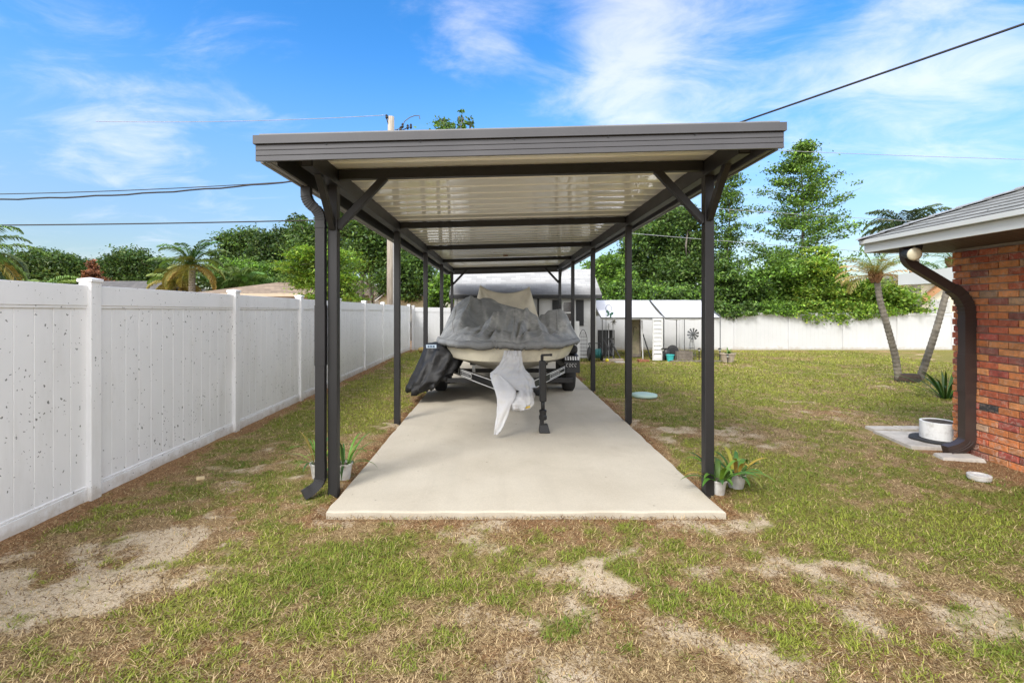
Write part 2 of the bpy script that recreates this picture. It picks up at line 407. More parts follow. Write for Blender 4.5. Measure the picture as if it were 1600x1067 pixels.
def zground(x, y):
    near = sstep(-4.2, -3.5, x)*(1-sstep(9, 11, x))*(1-sstep(16, 19, y))
    inside = (x > SX0-.05) & (x < SX1+.05) & (y > SY0-.03)
    z = (.022*(fbm(x*1.7, y*1.7, 4, 61)-.5) + .012*(fbm(x*9, y*9, 2, 66)-.5))*near
    z = z + .035*np.exp(-(np.minimum(x-FX, 1)/.16)**2)*near*(x > FX-.3)
    return np.where(inside, -.03, z)

xs = np.concatenate([[-260, -150, -80, -40, -20, -10, -6, -4.5], np.arange(-3.9, 8.0, .055), np.arange(8, 16, .25), [18, 22, 30, 50, 90, 160, 260]])
ys = np.concatenate([[-60, -20, -6, -1, .6], np.arange(1.3, 9, .055), np.arange(9, 19, .11), [20, 22, 26, 32, 42, 60, 100, 180, 300]])
X, Y = np.meshgrid(xs, ys)
Z = zground(X, Y)
g, s_, d = lawn(X, Y)
V = np.stack([X, Y, Z], -1).reshape(-1, 3)
nx, ny = len(xs), len(ys)
i0 = (np.arange(ny-1)[:, None]*nx + np.arange(nx-1)[None, :]).ravel()
Fq = np.stack([i0, i0+1, i0+nx+1, i0+nx], -1).ravel()
def mk_ground():
    m, nt, p, out = nmat('lawn_soil')
    a = N(nt, 'ShaderNodeAttribute', attribute_name='tint'); sep = N(nt, 'ShaderNodeSeparateColor'); L(nt, a.outputs['Color'], sep.inputs[0])
    v = pos(nt)
    f1 = noise(nt, v, 42, 5, .7); f2 = noise(nt, v, 150, 3, .7); f3 = noise(nt, pos(nt), 48, 5, .78, 1.8)
    thatch = ramp(nt, f3, [(.3, (.055, .034, .014)), (.44, (.22, .145, .066)), (.56, (.39, .28, .145)), (.70, (.64, .51, .31))])
    sand = ramp(nt, f2, [(.25, (.30, .225, .145)), (.45, (.53, .42, .285)), (.75, (.70, .60, .455))])
    dirt = ramp(nt, f3, [(.30, (.045, .022, .009)), (.46, (.22, .115, .052)), (.58, (.37, .22, .11)), (.72, (.56, .42, .26))])
    green = ramp(nt, f3, [(.28, (.04, .042, .010)), (.46, (.15, .145, .030)), (.6, (.29, .25, .075)), (.75, (.46, .38, .17))])
    def thr(ch, nz, w=.3):
        ad = N(nt, 'ShaderNodeMath', operation='MULTIPLY_ADD', i_1=1.5, i_2=-.75); L(nt, nz, ad.inputs[0])
        s2 = N(nt, 'ShaderNodeMath', operation='ADD'); L(nt, ch, s2.inputs[0]); L(nt, ad.outputs[0], s2.inputs[1])
        r = N(nt, 'ShaderNodeMapRange', interpolation_type='SMOOTHSTEP'); r.inputs[1].default_value = .5-w; r.inputs[2].default_value = .5+w
        L(nt, s2.outputs[0], r.inputs[0]); return r.outputs[0]
    col = mixc(nt, thr(sep.outputs[2], f1), thatch, dirt)
    col = mixc(nt, thr(sep.outputs[1], f1, .22), col, sand)
    col = mixc(nt, thr(sep.outputs[0], f3, .3), col, green)
    L(nt, col, p.inputs['Base Color']); p.inputs['Roughness'].default_value = .95; p.inputs['Specular IOR Level'].default_value = .15
    bump(nt, p, f3, .8, .02)
    return m
gr = np_mesh('lawn', V, [(Fq, 4)], np.stack([g, s_, d], -1).reshape(-1, 3), mk_ground())
tag(gr, 'patchy lawn with bare sandy and brown spots', None, None, 'structure')
gr.data.polygons.foreach_set('use_smooth', [True]*len(gr.data.polygons))

def scatter(n, pw, ymin, ymax):
    """more blades where the yard is seen close up"""
    u = rng.random(n); k = 2-pw
    y = (ymin**k + u*(ymax**k-ymin**k))**(1/k)
    x = (rng.random(n)*2.26-1.12)*y
    return x, y
def clear(x, y):
    ok = (x > FX+.06) & ~((x > SX0-.015) & (x < SX1+.015) & (y > SY0-.01)) & (x < 13)
    hd = (HC.x-x)*HP.x + (HC.y-y)*HP.y
    ok &= ~((hd < .02) & (y < 5.5)); ok &= ~((np.abs(x-5.07) < .42) & (np.abs(y-5.8) < .5))
    return ok
def blades(name, n, label, kind_fn, hlo, hhi, wid, flat, keep_fn, pw=1.62, ymax=17.6):
    x, y = scatter(n, pw, 1.75, ymax)
    k = clear(x, y); x, y = x[k], y[k]
    g, s, d = lawn(x, y)
    k = rng.random(len(x)) < keep_fn(x, y, g, s, d); x, y, g, s, d = x[k], y[k], g[k], s[k], d[k]
    m = len(x); lod = np.clip(y/4.5, 1, 3.2)
    h = (hlo+(hhi-hlo)*rng.random(m)**1.4)*np.clip(.75+.25*lod, 1, 1.35)*(.7+.5*g); w = wid*(.7+.6*rng.random(m))*lod
    az = rng.random(m)*6.283; lean = flat[0]+(flat[1]-flat[0])*rng.random(m)
    dx, dy = np.cos(az), np.sin(az); sx, sy = -dy*w/2, dx*w/2
    z = zground(x, y)-.004
    fr = np.sin(lean); up = np.cos(lean)
    V = np.empty((m, 5, 3))
    V[:, 0] = np.stack([x-sx, y-sy, z], -1); V[:, 1] = np.stack([x+sx, y+sy, z], -1)
    mx, my, mz = x+dx*h*.55*fr*.8, y+dy*h*.55*fr*.8, z+h*.6*up
    V[:, 2] = np.stack([mx+sx*.8, my+sy*.8, mz], -1); V[:, 3] = np.stack([mx-sx*.8, my-sy*.8, mz], -1)
    V[:, 4] = np.stack([x+dx*h*fr*1.25, y+dy*h*fr*1.25, z+h*up*.92+.004], -1)
    b = np.arange(m)[:, None]*5
    q = (b+np.array([[0, 1, 2, 3]])).ravel(); t = (b+np.array([[3, 2, 4]])).ravel()
    c = kind_fn(x, y, g, s, d, m)
    return tag(np_mesh(name, V.reshape(-1, 3), [(q, 4), (t, 3)], np.repeat(c, 5, 0), M_BLADE), label, None, None, 'stuff')
def c_green(x, y, g, s, d, m):
    t = rng.random((m, 1)); u = fbm(x*1.1, y*1.1, 3, 77)[:, None]; far = sstep(5, 11, y)[:, None]
    a = np.array([.085, .150, .012]); b = np.array([.34, .36, .055]); e = np.array([.42, .35, .15])
    c = a+(b-a)*np.clip(.25+.5*t+1.1*(u-.5)+.25*far, 0, 1.15)
    dry = (rng.random((m, 1)) < .25*(1.2-g[:, None])); return np.where(dry, e*(.7+.5*t), c)
def c_straw(x, y, g, s, d, m):
    t = rng.random((m, 1)); a = np.array([.105, .055, .022]); b = np.array([.62, .47, .27])
    return a+(b-a)*np.clip(sstep(.15, .95, t)*1.05-.10*d[:, None], 0, 1)
blades('grass', 800000, 'short green grass growing in tufts over the yard', c_green, .014, .042, .0052, (.6, 1.44),
       lambda x, y, g, s, d: np.clip((g-.28)*1.7, .02, 1)*np.clip(.35+1.5*(fbm(x*9, y*9, 2, 91)-.28), .05, 1))
blades('straw', 620000, 'dry straw and clippings lying over the bare soil', c_straw, .018, .058, .0043, (1.05, 1.52),
       lambda x, y, g, s, d: np.clip(1.0-.9*g-.7*np.clip(s-.30, 0, 1), .12, 1))

# ------------------------------------------------------------------ slab
def slab():
    mb = MB(); n = 60
    top = []; 
    P = []
    for k in range(41): P.append((SX0+(SX1-SX0)*k/40, SY0))
    for k in range(1, 80): P.append((SX1, SY0+(SY1-SY0)*k/80))
    for k in range(41): P.append((SX1-(SX1-SX0)*k/40, SY1))
    for k in range(1, 80): P.append((SX0, SY1-(SY1-SY0)*k/80))
    def jit(p, a): return (p[0]+a*(vn(p[0]*6, p[1]*6, 3)-.5), p[1]+a*(vn(p[0]*6, p[1]*6, 8)-.5))
    r0 = [(*jit(p, .03), -.12) for p in P]; r1 = [(*jit(p, .022), .020) for p in P]
    cx, cy = (SX0+SX1)/2, (SY0+SY1)/2
    def inn(p, e): return (p[0]-math.copysign(min(e, abs(p[0]-cx)), p[0]-cx), p[1]-math.copysign(min(e, abs(p[1]-cy)), p[1]-cy))
    r2 = [(*inn(jit(p, .02), .008), .028) for p in P]; r3 = [(*inn(jit(p, .012), .02), .031) for p in P]
    mb.rings([r0, r1, r2, r3])
    o = mb.build('concrete_slab', M_SLAB, at=(cx, SY0, 0)); tag(o, 'long pale concrete slab under the carport', None, None, 'structure')
slab()

# ------------------------------------------------------------------ carport
PX0, PX1 = -1.42, 1.78; PY = [4.11+2.535*k for k in range(5)]
RX0, RX1, RY0, RY1 = -1.69, 1.965, 3.32, 14.95
def rz(x): return .025*(x+1.42)
def sl(mb):                       # the roof falls a little to the left
    mb.v = [(x, y, z+rz(x)) for x, y, z in mb.v]; return mb
car = thing('carport', 'dark bronze metal carport with beige ribbed roof over the concrete slab', 'carport', (.18, 9.2, 0))
for x in (PX0, PX1):
    for k, y in enumerate(PY):
        mb = MB(); top = 2.64+rz(x)
        mb.box(x-.040, x+.040, y-.04, y+.04, -.05, top); mb.build('post', M_BRONZE, car, bevel=.006)
    mb = sl(MB().box(x-.045, x+.045, 3.53 if x < 0 else 3.49, RY1-.35, 2.635, 2.768)); 
    sbm = mb.build('side_beam', M_BRONZE, car, bevel=.004)
    mb = sl(MB().box(x-.035, x+.035, (3.53 if x < 0 else 3.49)-.004, 3.53, 2.645, 2.758)); mb.build('end_cap', M_FASCIA, sbm)
for y in PY:
    sl(MB().box(PX0+.047, PX1-.047, y-.03, y+.03, 2.685, 2.767)).build('crossbeam', M_BRONZE, car, bevel=.004)
def brace(a, b, w=.062, h=.05, up=(0, 1, 0)):
    MB().bar(a, b, w, h, up).build('brace', M_BRONZE, car, bevel=.004)
for y in (PY[0], PY[-1]):
    brace((PX0+.03, y, 2.28), (PX0+.44, y, 2.70+rz(-1)))
    brace((PX1-.03, y, 2.33), (PX1-.44, y, 2.70+rz(1.35)))
for x in (PX0, PX1):
    brace((x, PY[0]-.03, 2.27+rz(x)), (x, PY[0]-.36, 2.66+rz(x)), .06, .05, (1, 0, 0))
    brace((x, PY[-1]-.03, 2.27+rz(x)), (x, PY[-1]-.36, 2.66+rz(x)), .06, .05, (1, 0, 0))
# roof pans: shallow troughs with a folded rib at every joint
mb = MB(); G = []
y = RY0+.04; prof = []
while y < RY1-.05:
    w = .283
    for t in np.linspace(0, 1, 13)[:-1]:
        prof.append((y+t*w*.93, 2.772+.0030*(4*t*(1-t))+.00045*math.sin(t*25)))
    prof += [(y+w*.93, 2.772), (y+w*.94, 2.764), (y+w*.985, 2.764), (y+w*.995, 2.772)]
    y += w
xsr = np.linspace(RX0+.02, RX1-.02, 40)
G = [[(x, yy, zz+.0030*(vn(x*1.6, yy*3.5, 13)-.5)+.0006*(vn(x*7, yy*3.5, 15)-.5)) for x in xsr] for yy, zz in prof]
sl(mb.grid(G)).build('roof_panel', M_PAN, car, solid=.0, smooth=True, fix=False)
sl(MB().box(RX0+.01, RX1-.01, RY0+.03, RY1-.03, 2.79, 2.815)).build('roof_deck', M_GUTTER, car)
# front fascia with its cap and three flutes
def fascia_front(y, sgn):
    mb = MB()
    pr = [(0, 2.617), (0, 2.650), (.005, 2.653), (0, 2.656), (0, 2.687), (.005, 2.690), (0, 2.693), (0, 2.724), (.012, 2.726), (.012, 2.732), (-.016, 2.732), (-.016, 2.790), (.06, 2.792), (.06, 2.782), (.02, 2.617)]
    vs = []
    for x in np.linspace(RX0-.0, RX1, 24):
        for a, b in pr: vs.append((x+(-.012 if x < 0 else .012)*(1 if b > 2.731 else 0)*(1 if abs(x-RX0) < .01 or abs(x-RX1) < .01 else 0), y+sgn*a+.002*(vn(x*1.5, 0, 4)-.5), b))
    n = len(pr)
    fs = [(i*n+j, i*n+(j+1) % n, (i+1)*n+(j+1) % n, (i+1)*n+j) for i in range(23) for j in range(n)]
    fs += [tuple(range(n)), tuple(range(23*n, 24*n))]
    mb.add(vs, fs); f = sl(mb).build('fascia', M_FASCIA, car)
    if sgn > 0:
        for x in (-1.2, -.55, .1, .75, 1.35):
            sl(MB().lathe((x, y-.001, 2.7225), [(.006, -.004), (.006, .004)], 8, 'y')).build('screw', M_DARKPLASTIC, f)
fascia_front(RY0, 1); fascia_front(RY1, -1)
# left gutter, right side rail
def rail(x0, x1, name, m):
    mb = MB(); s = 1 if x1 > x0 else -1
    pr = [(x0, 2.62), (x0+s*.022, 2.62), (x0+s*.024, 2.626), (x0+s*.045, 2.626), (x0+s*.047, 2.62), (x0+s*.07, 2.62), (x0+s*.072, 2.626), (x1-s*.02, 2.626), (x1, 2.62), (x1, 2.765), (x1-s*.004, 2.765), (x1-s*.006, 2.632), (x0+s*.006, 2.632), (x0+s*.004, 2.788), (x0, 2.788)]
    n = len(pr); vs = []
    for y in (RY0+.062, RY1-.062):
        vs += [(a, y, b) for a, b in pr]
    mb.add(vs, [(j, (j+1) % n, n+(j+1) % n, n+j) for j in range(n)]+[tuple(range(n)), tuple(range(n, 2*n))])
    return sl(mb).build(name, m, car)
rail(RX0+.003, RX0+.118, 'gutter', M_GUTTER); rail(RX1-.003, RX1-.085, 'side_rail', M_FASCIA)
sl(MB().box(RX0+.119, RX0+.123, RY0+.07, RY1-.07, 2.60, 2.766)).build('gutter_back', M_BRONZE, car)
# downspout of the carport
def ds_profile(w, h):
    p = []
    for k in range(5): p += [(-w/2+w*k/5+.001, -h/2), (-w/2+w*(k+.3)/5, -h/2-.004), (-w/2+w*(k+.7)/5, -h/2-.004)]
    p += [(w/2, -h/2), (w/2, h/2), (-w/2, h/2)]
    return p
def bend(path, n=7):
    """round the corners of a poly-line"""
    P = [Vector(p) for p in path]; out = [P[0]]
    for i in range(1, len(P)-1):
        a, b, c = P[i-1], P[i], P[i+1]; r = min((a-b).length, (c-b).length)*.48
        p0 = b+(a-b).normalized()*r; p1 = b+(c-b).normalized()*r
        for k in range(n+1):
            t = k/n; out.append(p0*(1-t)**2+b*2*t*(1-t)+p1*t*t)
    out.append(P[-1]); return out
yd = 4.06; xd = PX0-.093
path = bend([(-1.635, yd, 2.66), (-1.635, yd, 2.49), (xd, yd, 2.40), (xd, yd, 2.22)]) + [Vector((xd, yd, .20))]
dsp = MB().sweep(path, ds_profile(.078, .060), (0, -1, 0)).build('downspout', M_BRONZE, car, smooth=False)
kick = bend([(xd, yd, .30), (xd, yd, .13), (xd-.055, yd-.04, .075), (xd-.115, yd-.085, .045)], 9)
mb = MB().sweep(kick, ds_profile(.082, .064), (0, -1, 0))
for k in range(2, len(kick)-2, 2):
    mb.sweep([kick[k]+(kick[k+1]-kick[k])*.2, kick[k]+(kick[k+1]-kick[k])*.55], [(-.046, -.038), (.046, -.038), (.046, .036), (-.046, .036)], (0, -1, 0))
mb.build('elbow', M_BRONZE, dsp)
mb = MB().sweep(path[:19], ds_profile(.0785, .0605), (0, -1, 0))
for k in list(range(2, 9)) + list(range(10, 18)):
    if k+1 < len(path): mb.sweep([path[k]+(path[k+1]-path[k])*.3, path[k]+(path[k+1]-path[k])*.55], [(-.043, -.0375), (.043, -.0375), (.043, .034), (-.043, .034)], (0, -1, 0))
mb.build('crimp_rings', M_BRONZE, dsp)
x_, y_, z_ = W(790, 404, 11.1); sl(MB().lathe((x_, y_, 2.735), [(.03, 0), (.055, .008), (.06, .03)], 16)).build('ceiling_fixture', mat('brown_fixture', (.25, .12, .06), .6), car, smooth=True)

# ------------------------------------------------------------------ fences
def fence_run(root, pts, h0, h1, m, planks=.145, side=1, post=.105, cap=True, toprail=.165, botrail=.13):
    """posts at pts, panels of tongue and groove planks between; visible face on +side of the run"""
    n = len(pts)
    for i, (x, y) in enumerate(pts):
        h = h0+(h1-h0)*i/(n-1)
        p = MB().box(x-post/2, x+post/2, y-post/2, y+post/2, -.1, h+.035).build('post', m, root, bevel=.006)
        if cap:
            mb = MB(); e = post/2+.009
            mb.box(x-e, x+e, y-e, y+e, h+.028, h+.055); mb.add([(x-e+.006, y-e+.006, h+.055), (x+e-.006, y-e+.006, h+.055), (x+e-.006, y+e-.006, h+.055), (x-e+.006, y+e-.006, h+.055), (x, y, h+.068)], [(0, 1, 4), (1, 2, 4), (2, 3, 4), (3, 0, 4)])
            mb.build('cap', m, p, bevel=.004)
    for i in range(n-1):
        a = Vector(pts[i]); b = Vector(pts[i+1]); d = (b-a).normalized(); nn = Vector((d.y, -d.x))*side
        ln = (b-a).length; ha = h0+(h1-h0)*i/(n-1); hb = h0+(h1-h0)*(i+1)/(n-1)
        mb = MB()
        def slabp(s0, s1, z0a, z0b, z1a, z1b, t0, t1):
            f = lambda s, t: (a.x+d.x*s+nn.x*t, a.y+d.y*s+nn.y*t)
            u0, u1 = s0/ln, s1/ln
            vs = [(*f(s0, t0), z0a+(z0b-z0a)*u0), (*f(s1, t0), z0a+(z0b-z0a)*u1), (*f(s1, t1), z0a+(z0b-z0a)*u1), (*f(s0, t1), z0a+(z0b-z0a)*u0),
                  (*f(s0, t0), z1a+(z1b-z1a)*u0), (*f(s1, t0), z1a+(z1b-z1a)*u1), (*f(s1, t1), z1a+(z1b-z1a)*u1), (*f(s0, t1), z1a+(z1b-z1a)*u0)]
            mb.add(vs, [(3, 2, 1, 0), (4, 5, 6, 7), (0, 1, 5, 4), (1, 2, 6, 5), (2, 3, 7, 6), (3, 0, 4, 7)])
        e = post/2-.004
        slabp(e, ln-e, ha-toprail, hb-toprail, ha, hb, -.022, .024)
        slabp(e, ln-e, ha-toprail-.022, hb-toprail-.022, ha-toprail-.001, hb-toprail-.001, -.017, .019)
        slabp(e, ln-e, -.06, -.06, botrail, botrail, -.022, .024)
        slabp(e, ln-e, botrail+.001, botrail+.001, botrail+.02, botrail+.02, -.017, .019)
        w = (ln-2*e)/max(1, round((ln-2*e)/planks)); k = 0; s = e
        while s < ln-e-.01:
            slabp(s+.0025, s+w-.0025, botrail+.018, botrail+.018, ha-toprail-.02, hb-toprail-.02, -.008, .010); s += w
        slabp(e, ln-e, botrail+.018, botrail+.018, ha-toprail-.02, hb-toprail-.02, -.006, .006)
        mb.build('panel', m, root, bevel=.003)
fl = thing('vinyl_fence', 'white vinyl privacy fence with dark lichen specks running along the left side', 'fence', (FX, 9, 0))
ysf = [.05, 1.95, 3.95, 6.08, 8.07, 10.0, 11.92, 13.8, 15.8, 17.75]
fence_run(fl, [(FX, y) for y in ysf], 1.815, 1.645, M_FENCE, side=1, planks=.152)
fm = thing('vinyl_fence', 'white vinyl fence closing the yard behind the shed, left of the tent', 'fence', (-1, 18, 0))
fence_run(fm, [(FX+.12, 18.0), (-1.4, 18.0), (.6, 18.0), (2.6, 18.0)], 1.60, 1.52, M_FENCE2, side=1, planks=.15)
fb = thing('vinyl_fence', 'plain white vinyl fence at the back of the yard behind the twin palm', 'fence', (9, 18, 0))
fence_run(fb, [(2.72+2.04*k, 18.05) for k in range(12)], 1.41, 1.36, M_FENCE2, side=1, planks=.15, post=.09, cap=False, toprail=.10, botrail=.10)

# ------------------------------------------------------------------ boat, trailer and covers
BX = .15; BY0, BY1 = 7.32, 13.2
def hw(y, wmax=1.22, ln=1.75, y0=BY0, e=.44):
    t = min(max((y-y0)/ln, 0), 1); return wmax*(1-(1-t)**2.1)**e
boat = thing('boat', 'cream fibreglass motor boat with blunt bow standing on the trailer', 'boat', (BX, 10, .4))
rings = []; ysb = list(BY0+(BY1-BY0)*np.linspace(0, 1, 44)**1.6)
def hull_sec(y):
    t = min(max((y-BY0)/1.9, 0), 1)
    w = max(hw(y), .02); wc = w*(.90+.02*t); zr = 1.03-.02*t; zc = .775-.03*t; zk = .72-.34*(1-(1-t)**2)
    half = [(w, zr), (w+.012, zr-.03), (w, zr-.05), (w*.985, zr-.10), (wc+.03*t, zc+.03), (wc, zc), (wc-.05*t, zc-.015)]
    return half, zk
topr = []
for y in ysb:
    half, zk = hull_sec(y)
    rr = [(BX+x, y, z) for x, z in half] + [(BX-x, y, z) for x, z in half[::-1]]
    rings.append(rr)
mb = MB(); n = len(rings[0])
vs = [p for r in rings for p in r]; fs = []
for i in range(len(rings)-1):
    for j in range(n):
        a = i*n+j; b = i*n+(j+1) % n; fs.append((a, b, b+n, a+n))
fs += [tuple(range(n))[::-1], tuple(range((len(rings)-1)*n, len(rings)*n))]
mb.add(vs, fs); mb.build('hull', M_HULL, boat, smooth=True)
mb = MB(); rg = []
for y in ysb:
    half, zk = hull_sec(y); wc, zc = half[-1]
    wc = max(wc-.008, .005)
    rg.append([(BX+wc, y, zc-.002), (BX+wc*.5, y, (zc+zk)/2-.02), (BX, y, zk), (BX-wc*.5, y, (zc+zk)/2-.02), (BX-wc, y, zc-.002)])
mb.rings(rg); mb.build('hull_bottom', M_HULLDARK, boat, smooth=False)
MB().tube([(BX, BY0-.03, .93), (BX, BY0-.045, .90), (BX, BY0-.03, .87)], .012, 8, (1, 0, 0)).build('bow_eye', M_STEEL, boat)

# grey cover: a cloth stretched over supports, computed on a plan grid
def seg_d(x, y, a, b):
    ax, ay, az = a; bx, by, bz = b; dx, dy = bx-ax, by-ay; l2 = dx*dx+dy*dy
    t = np.clip(((x-ax)*dx+(y-ay)*dy)/l2, 0, 1); return np.hypot(x-ax-t*dx, y-ay-t*dy), az+(bz-az)*t
nu, nv = 150, 150
CY0, CY1 = BY0-.05, 12.9
us = np.linspace(0, 1, nu)**1.25; vsn = np.linspace(-1, 1, nv)
yy = CY0+(CY1-CY0)*us
ww = np.array([max(hw(y+.02, 1.265, 1.75, CY0), .05) for y in yy])
sv = np.sin(vsn*math.pi/2)
GX = BX+ww[:, None]*sv[None, :]; GY = np.repeat(yy[:, None], nv, 1)
edge = 1.055-.012*sstep(7.3, 9, GY)
base = edge+.10*(1-np.abs(sv[None, :])**3)+.10*sstep(7.2, 8.6, GY)*(1-sv[None, :]**2)
Zc = base.copy()
SUP = [((-.62, 9.7, 1.80), (-.20, 9.7, 1.80), .80), ((-.20, 9.7, 1.74), (.45, 9.5, 1.575), .75), ((-.03, 8.3, 1.50), (.52, 8.35, 1.495), .95), ((.84, 8.75, 1.53), (1.08, 8.75, 1.565), 1.25),
       ((.25, 8.35, 1.45), (.25, 7.75, 1.30), 1.0), ((-.4, 9.7, 1.74), (-.35, 12, 1.5), .8), ((.45, 9.5, 1.55), (.5, 12, 1.45), .8), ((1.13, 8.8, 1.40), (1.28, 9.6, 1.18), 1.2), ((-.62, 9.7, 1.74), (-.72, 8.5, 1.30), .9)]
for a, b, k in SUP:
    dd, zz = seg_d(GX, GY, a, b); Zc = np.maximum(Zc, zz-k*np.maximum(dd-.02, 0)**1.05)
env = np.clip((ww[:, None]-np.abs(GX-BX))/.18, 0, 1)*np.clip((GY-CY0)/.2, 0, 1)
Zc = edge+(Zc-edge)*np.sqrt(np.clip(env*1.0, 0, 1))
for _ in range(3):
    Zc[1:-1, 1:-1] = (Zc[1:-1, 1:-1]*2+Zc[:-2, 1:-1]+Zc[2:, 1:-1]+Zc[1:-1, :-2]+Zc[1:-1, 2:])/6
# folds running down from the supports
ang = np.arctan2(GY-9.3, GX-.1); rad = np.hypot(GY-9.3, GX-.1)
ridged = lambda q: 1-np.abs(2*q-1)
fold = ridged(fbm(ang*4.5+.6*fbm(GX*1.5, GY*1.5, 2, 3), rad*.6, 2, 101))**6
fold2 = ridged(fbm(GX*2.6+GY*1.4, GY*1.1-GX*.9, 2, 111))**8
Zc += (.045*fold*sstep(.35, 1.1, rad)+.02*fold2*(1-sstep(9.0, 9.6, GY))+.014*(fbm(GX*4, GY*4, 2, 121)-.5))*np.clip(env, .2, 1)+.022*ridged(fbm(ang*11+.8*fbm(GX*3, GY*3, 2, 7), rad*1.1, 2, 141))**5*sstep(.4, 1.0, rad)
Zc[1:-1, 1:-1] = (Zc[1:-1, 1:-1]*3+Zc[:-2, 1:-1]+Zc[2:, 1:-1]+Zc[1:-1, :-2]+Zc[1:-1, 2:])/7
FOLD_LIGHT = np.clip(.9*ridged(fbm(GX*2.1+GY*.8, GY*1.6-GX*.9, 4, 151))**9+.8*fold**1.5*sstep(.35, 1.1, rad), 0, 1)  # pale streaks and fold-crest highlights painted into the cloth colour
def creases(Zin, lst):
    sx = CX+F*(GX)/GY; sy = HY-F*(Zin-EYE)/GY; out = Zin.copy()
    for p, q, h, w in lst:
        e = []
        for (a, b) in (p, q):
            dd = (sx-a)**2+(sy-b)**2+np.where(GY > 10.2, 1e6, 0); k = np.unravel_index(np.argmin(dd), dd.shape); e.append((GX[k], GY[k], 0))
        dd, t = seg_d(GX, GY, (*e[0][:2], 0), (*e[1][:2], 1)); bend_ = .05*(fbm(GX*4, GY*4, 2, 131)-.5)
        amp_ = np.exp(-((dd+bend_)/(w*.7))**2)*np.sin(math.pi*np.clip(.12+.8*t, 0, 1)); out += 1.15*h*amp_
        if h > 0: FOLD_LIGHT[:] = np.maximum(FOLD_LIGHT, amp_)
    return out
Zc = creases(Zc, [((733, 478), (727, 498), .035, .04), ((740, 476), (716, 508), .035, .04), ((768, 497), (744, 521), -.07, .045), ((774, 494), (752, 527), .055, .05), ((778, 492), (763, 530), -.06, .04), ((783, 493), (771, 534), .05, .045),
    ((804, 506), (801, 537), .05, .04), ((811, 500), (806, 534), -.04, .04), ((830, 502), (808, 529), .055, .045), ((826, 512), (812, 535), -.045, .04), ((837, 497), (850, 533), .05, .05), ((846, 500), (862, 530), -.04, .06),
    ((720, 500), (702, 520), -.03, .04), ((755, 478), (775, 490), .035, .05), ((745, 474), (780, 498), -.035, .05), ((779, 491), (822, 490), .035, .05), ((755, 505), (700, 524), .03, .05)])
rows = []
for i in range(nu):
    rows.append([(GX[i, j], GY[i, j], Zc[i, j]) for j in range(nv)])
# skirt hanging over the rail and pulled in below it
mb = MB(); mb.grid(rows); mb.c += [(FOLD_LIGHT[i, j],)*3 for i in range(nu) for j in range(nv)]
loop = [(0, j) for j in range(nv)]; 
rim = [(i, 0) for i in range(nu-1, 0, -1)]+[(0, j) for j in range(nv)]+[(i, nv-1) for i in range(1, nu)]
sk = []
acc = 0
for lev in range(1, 7):
    t = lev/6; r_ = []
    for q, (i, j) in enumerate(rim):
        x, y, z = rows[i][j]; dx, dy = x-BX, y-9.2; l = math.hypot(dx, dy); dx /= l; dy /= l
        if y > 9.2: dy *= .1
        bul = .055*math.sin(t*math.pi*.8)-.03*t*t + .012*(vn(q*.35, t*2, 7)-.5)*t
        drop = .10*t + t*.035*(vn(q*.12, 0, 9)-.5)+.016*t*(vn(q*.5, 0, 19)-.5)
        r_.append((x+dx*bul, y+dy*bul, z-drop))
    sk.append(r_)
o_ = len(mb.v); mb.grid([[rows[i][j] for i, j in rim]]+sk); mb.c += [(0.0,)*3]*(len(mb.v)-o_)
def mk_cover():
    m, nt, p, out = nmat('highlighted_grey_fabric'); v = pos(nt)  # grey cloth; the tint attribute carries the painted fold highlights
    n1 = noise(nt, v, 3.2, 7, .68, .4)
    col = ramp(nt, n1, [(.28, (.135, .138, .14)), (.5, (.19, .195, .197)), (.72, (.27, .275, .27))])
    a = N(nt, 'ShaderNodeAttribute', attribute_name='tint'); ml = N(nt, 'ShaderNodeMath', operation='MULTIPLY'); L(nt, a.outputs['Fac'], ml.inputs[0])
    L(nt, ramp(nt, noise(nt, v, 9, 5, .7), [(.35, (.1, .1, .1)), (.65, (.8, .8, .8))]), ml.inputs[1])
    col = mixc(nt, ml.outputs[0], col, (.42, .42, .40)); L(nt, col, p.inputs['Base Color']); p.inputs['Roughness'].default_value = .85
    wv = noise(nt, pos(nt, (1, .5, .8)), 20, 5, .6, 1.0)
    bump(nt, p, wv, .35, .015); return m
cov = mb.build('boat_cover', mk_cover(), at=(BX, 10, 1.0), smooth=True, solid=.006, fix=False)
MB().tube([Vector(q) for q in sk[-1][::2]], .011, 6).build('hem_cord', mat('dark_cord', (.06, .06, .06), .9), cov, smooth=True, fix=False)
for jj in (78, 112, 30):
    sp_ = [Vector(rows[i][jj])+Vector((0, -.004, .005)) for i in range(0, 62 if jj == 78 else 74, 2)]
    MB().tube(sp_, .006, 5).build('seam', mat('pale_seam', (.30, .30, .295), .9), cov, smooth=True, fix=False)
tag(cov, 'wrinkled grey fabric cover stretched over the front of the boat', 'boat cover')
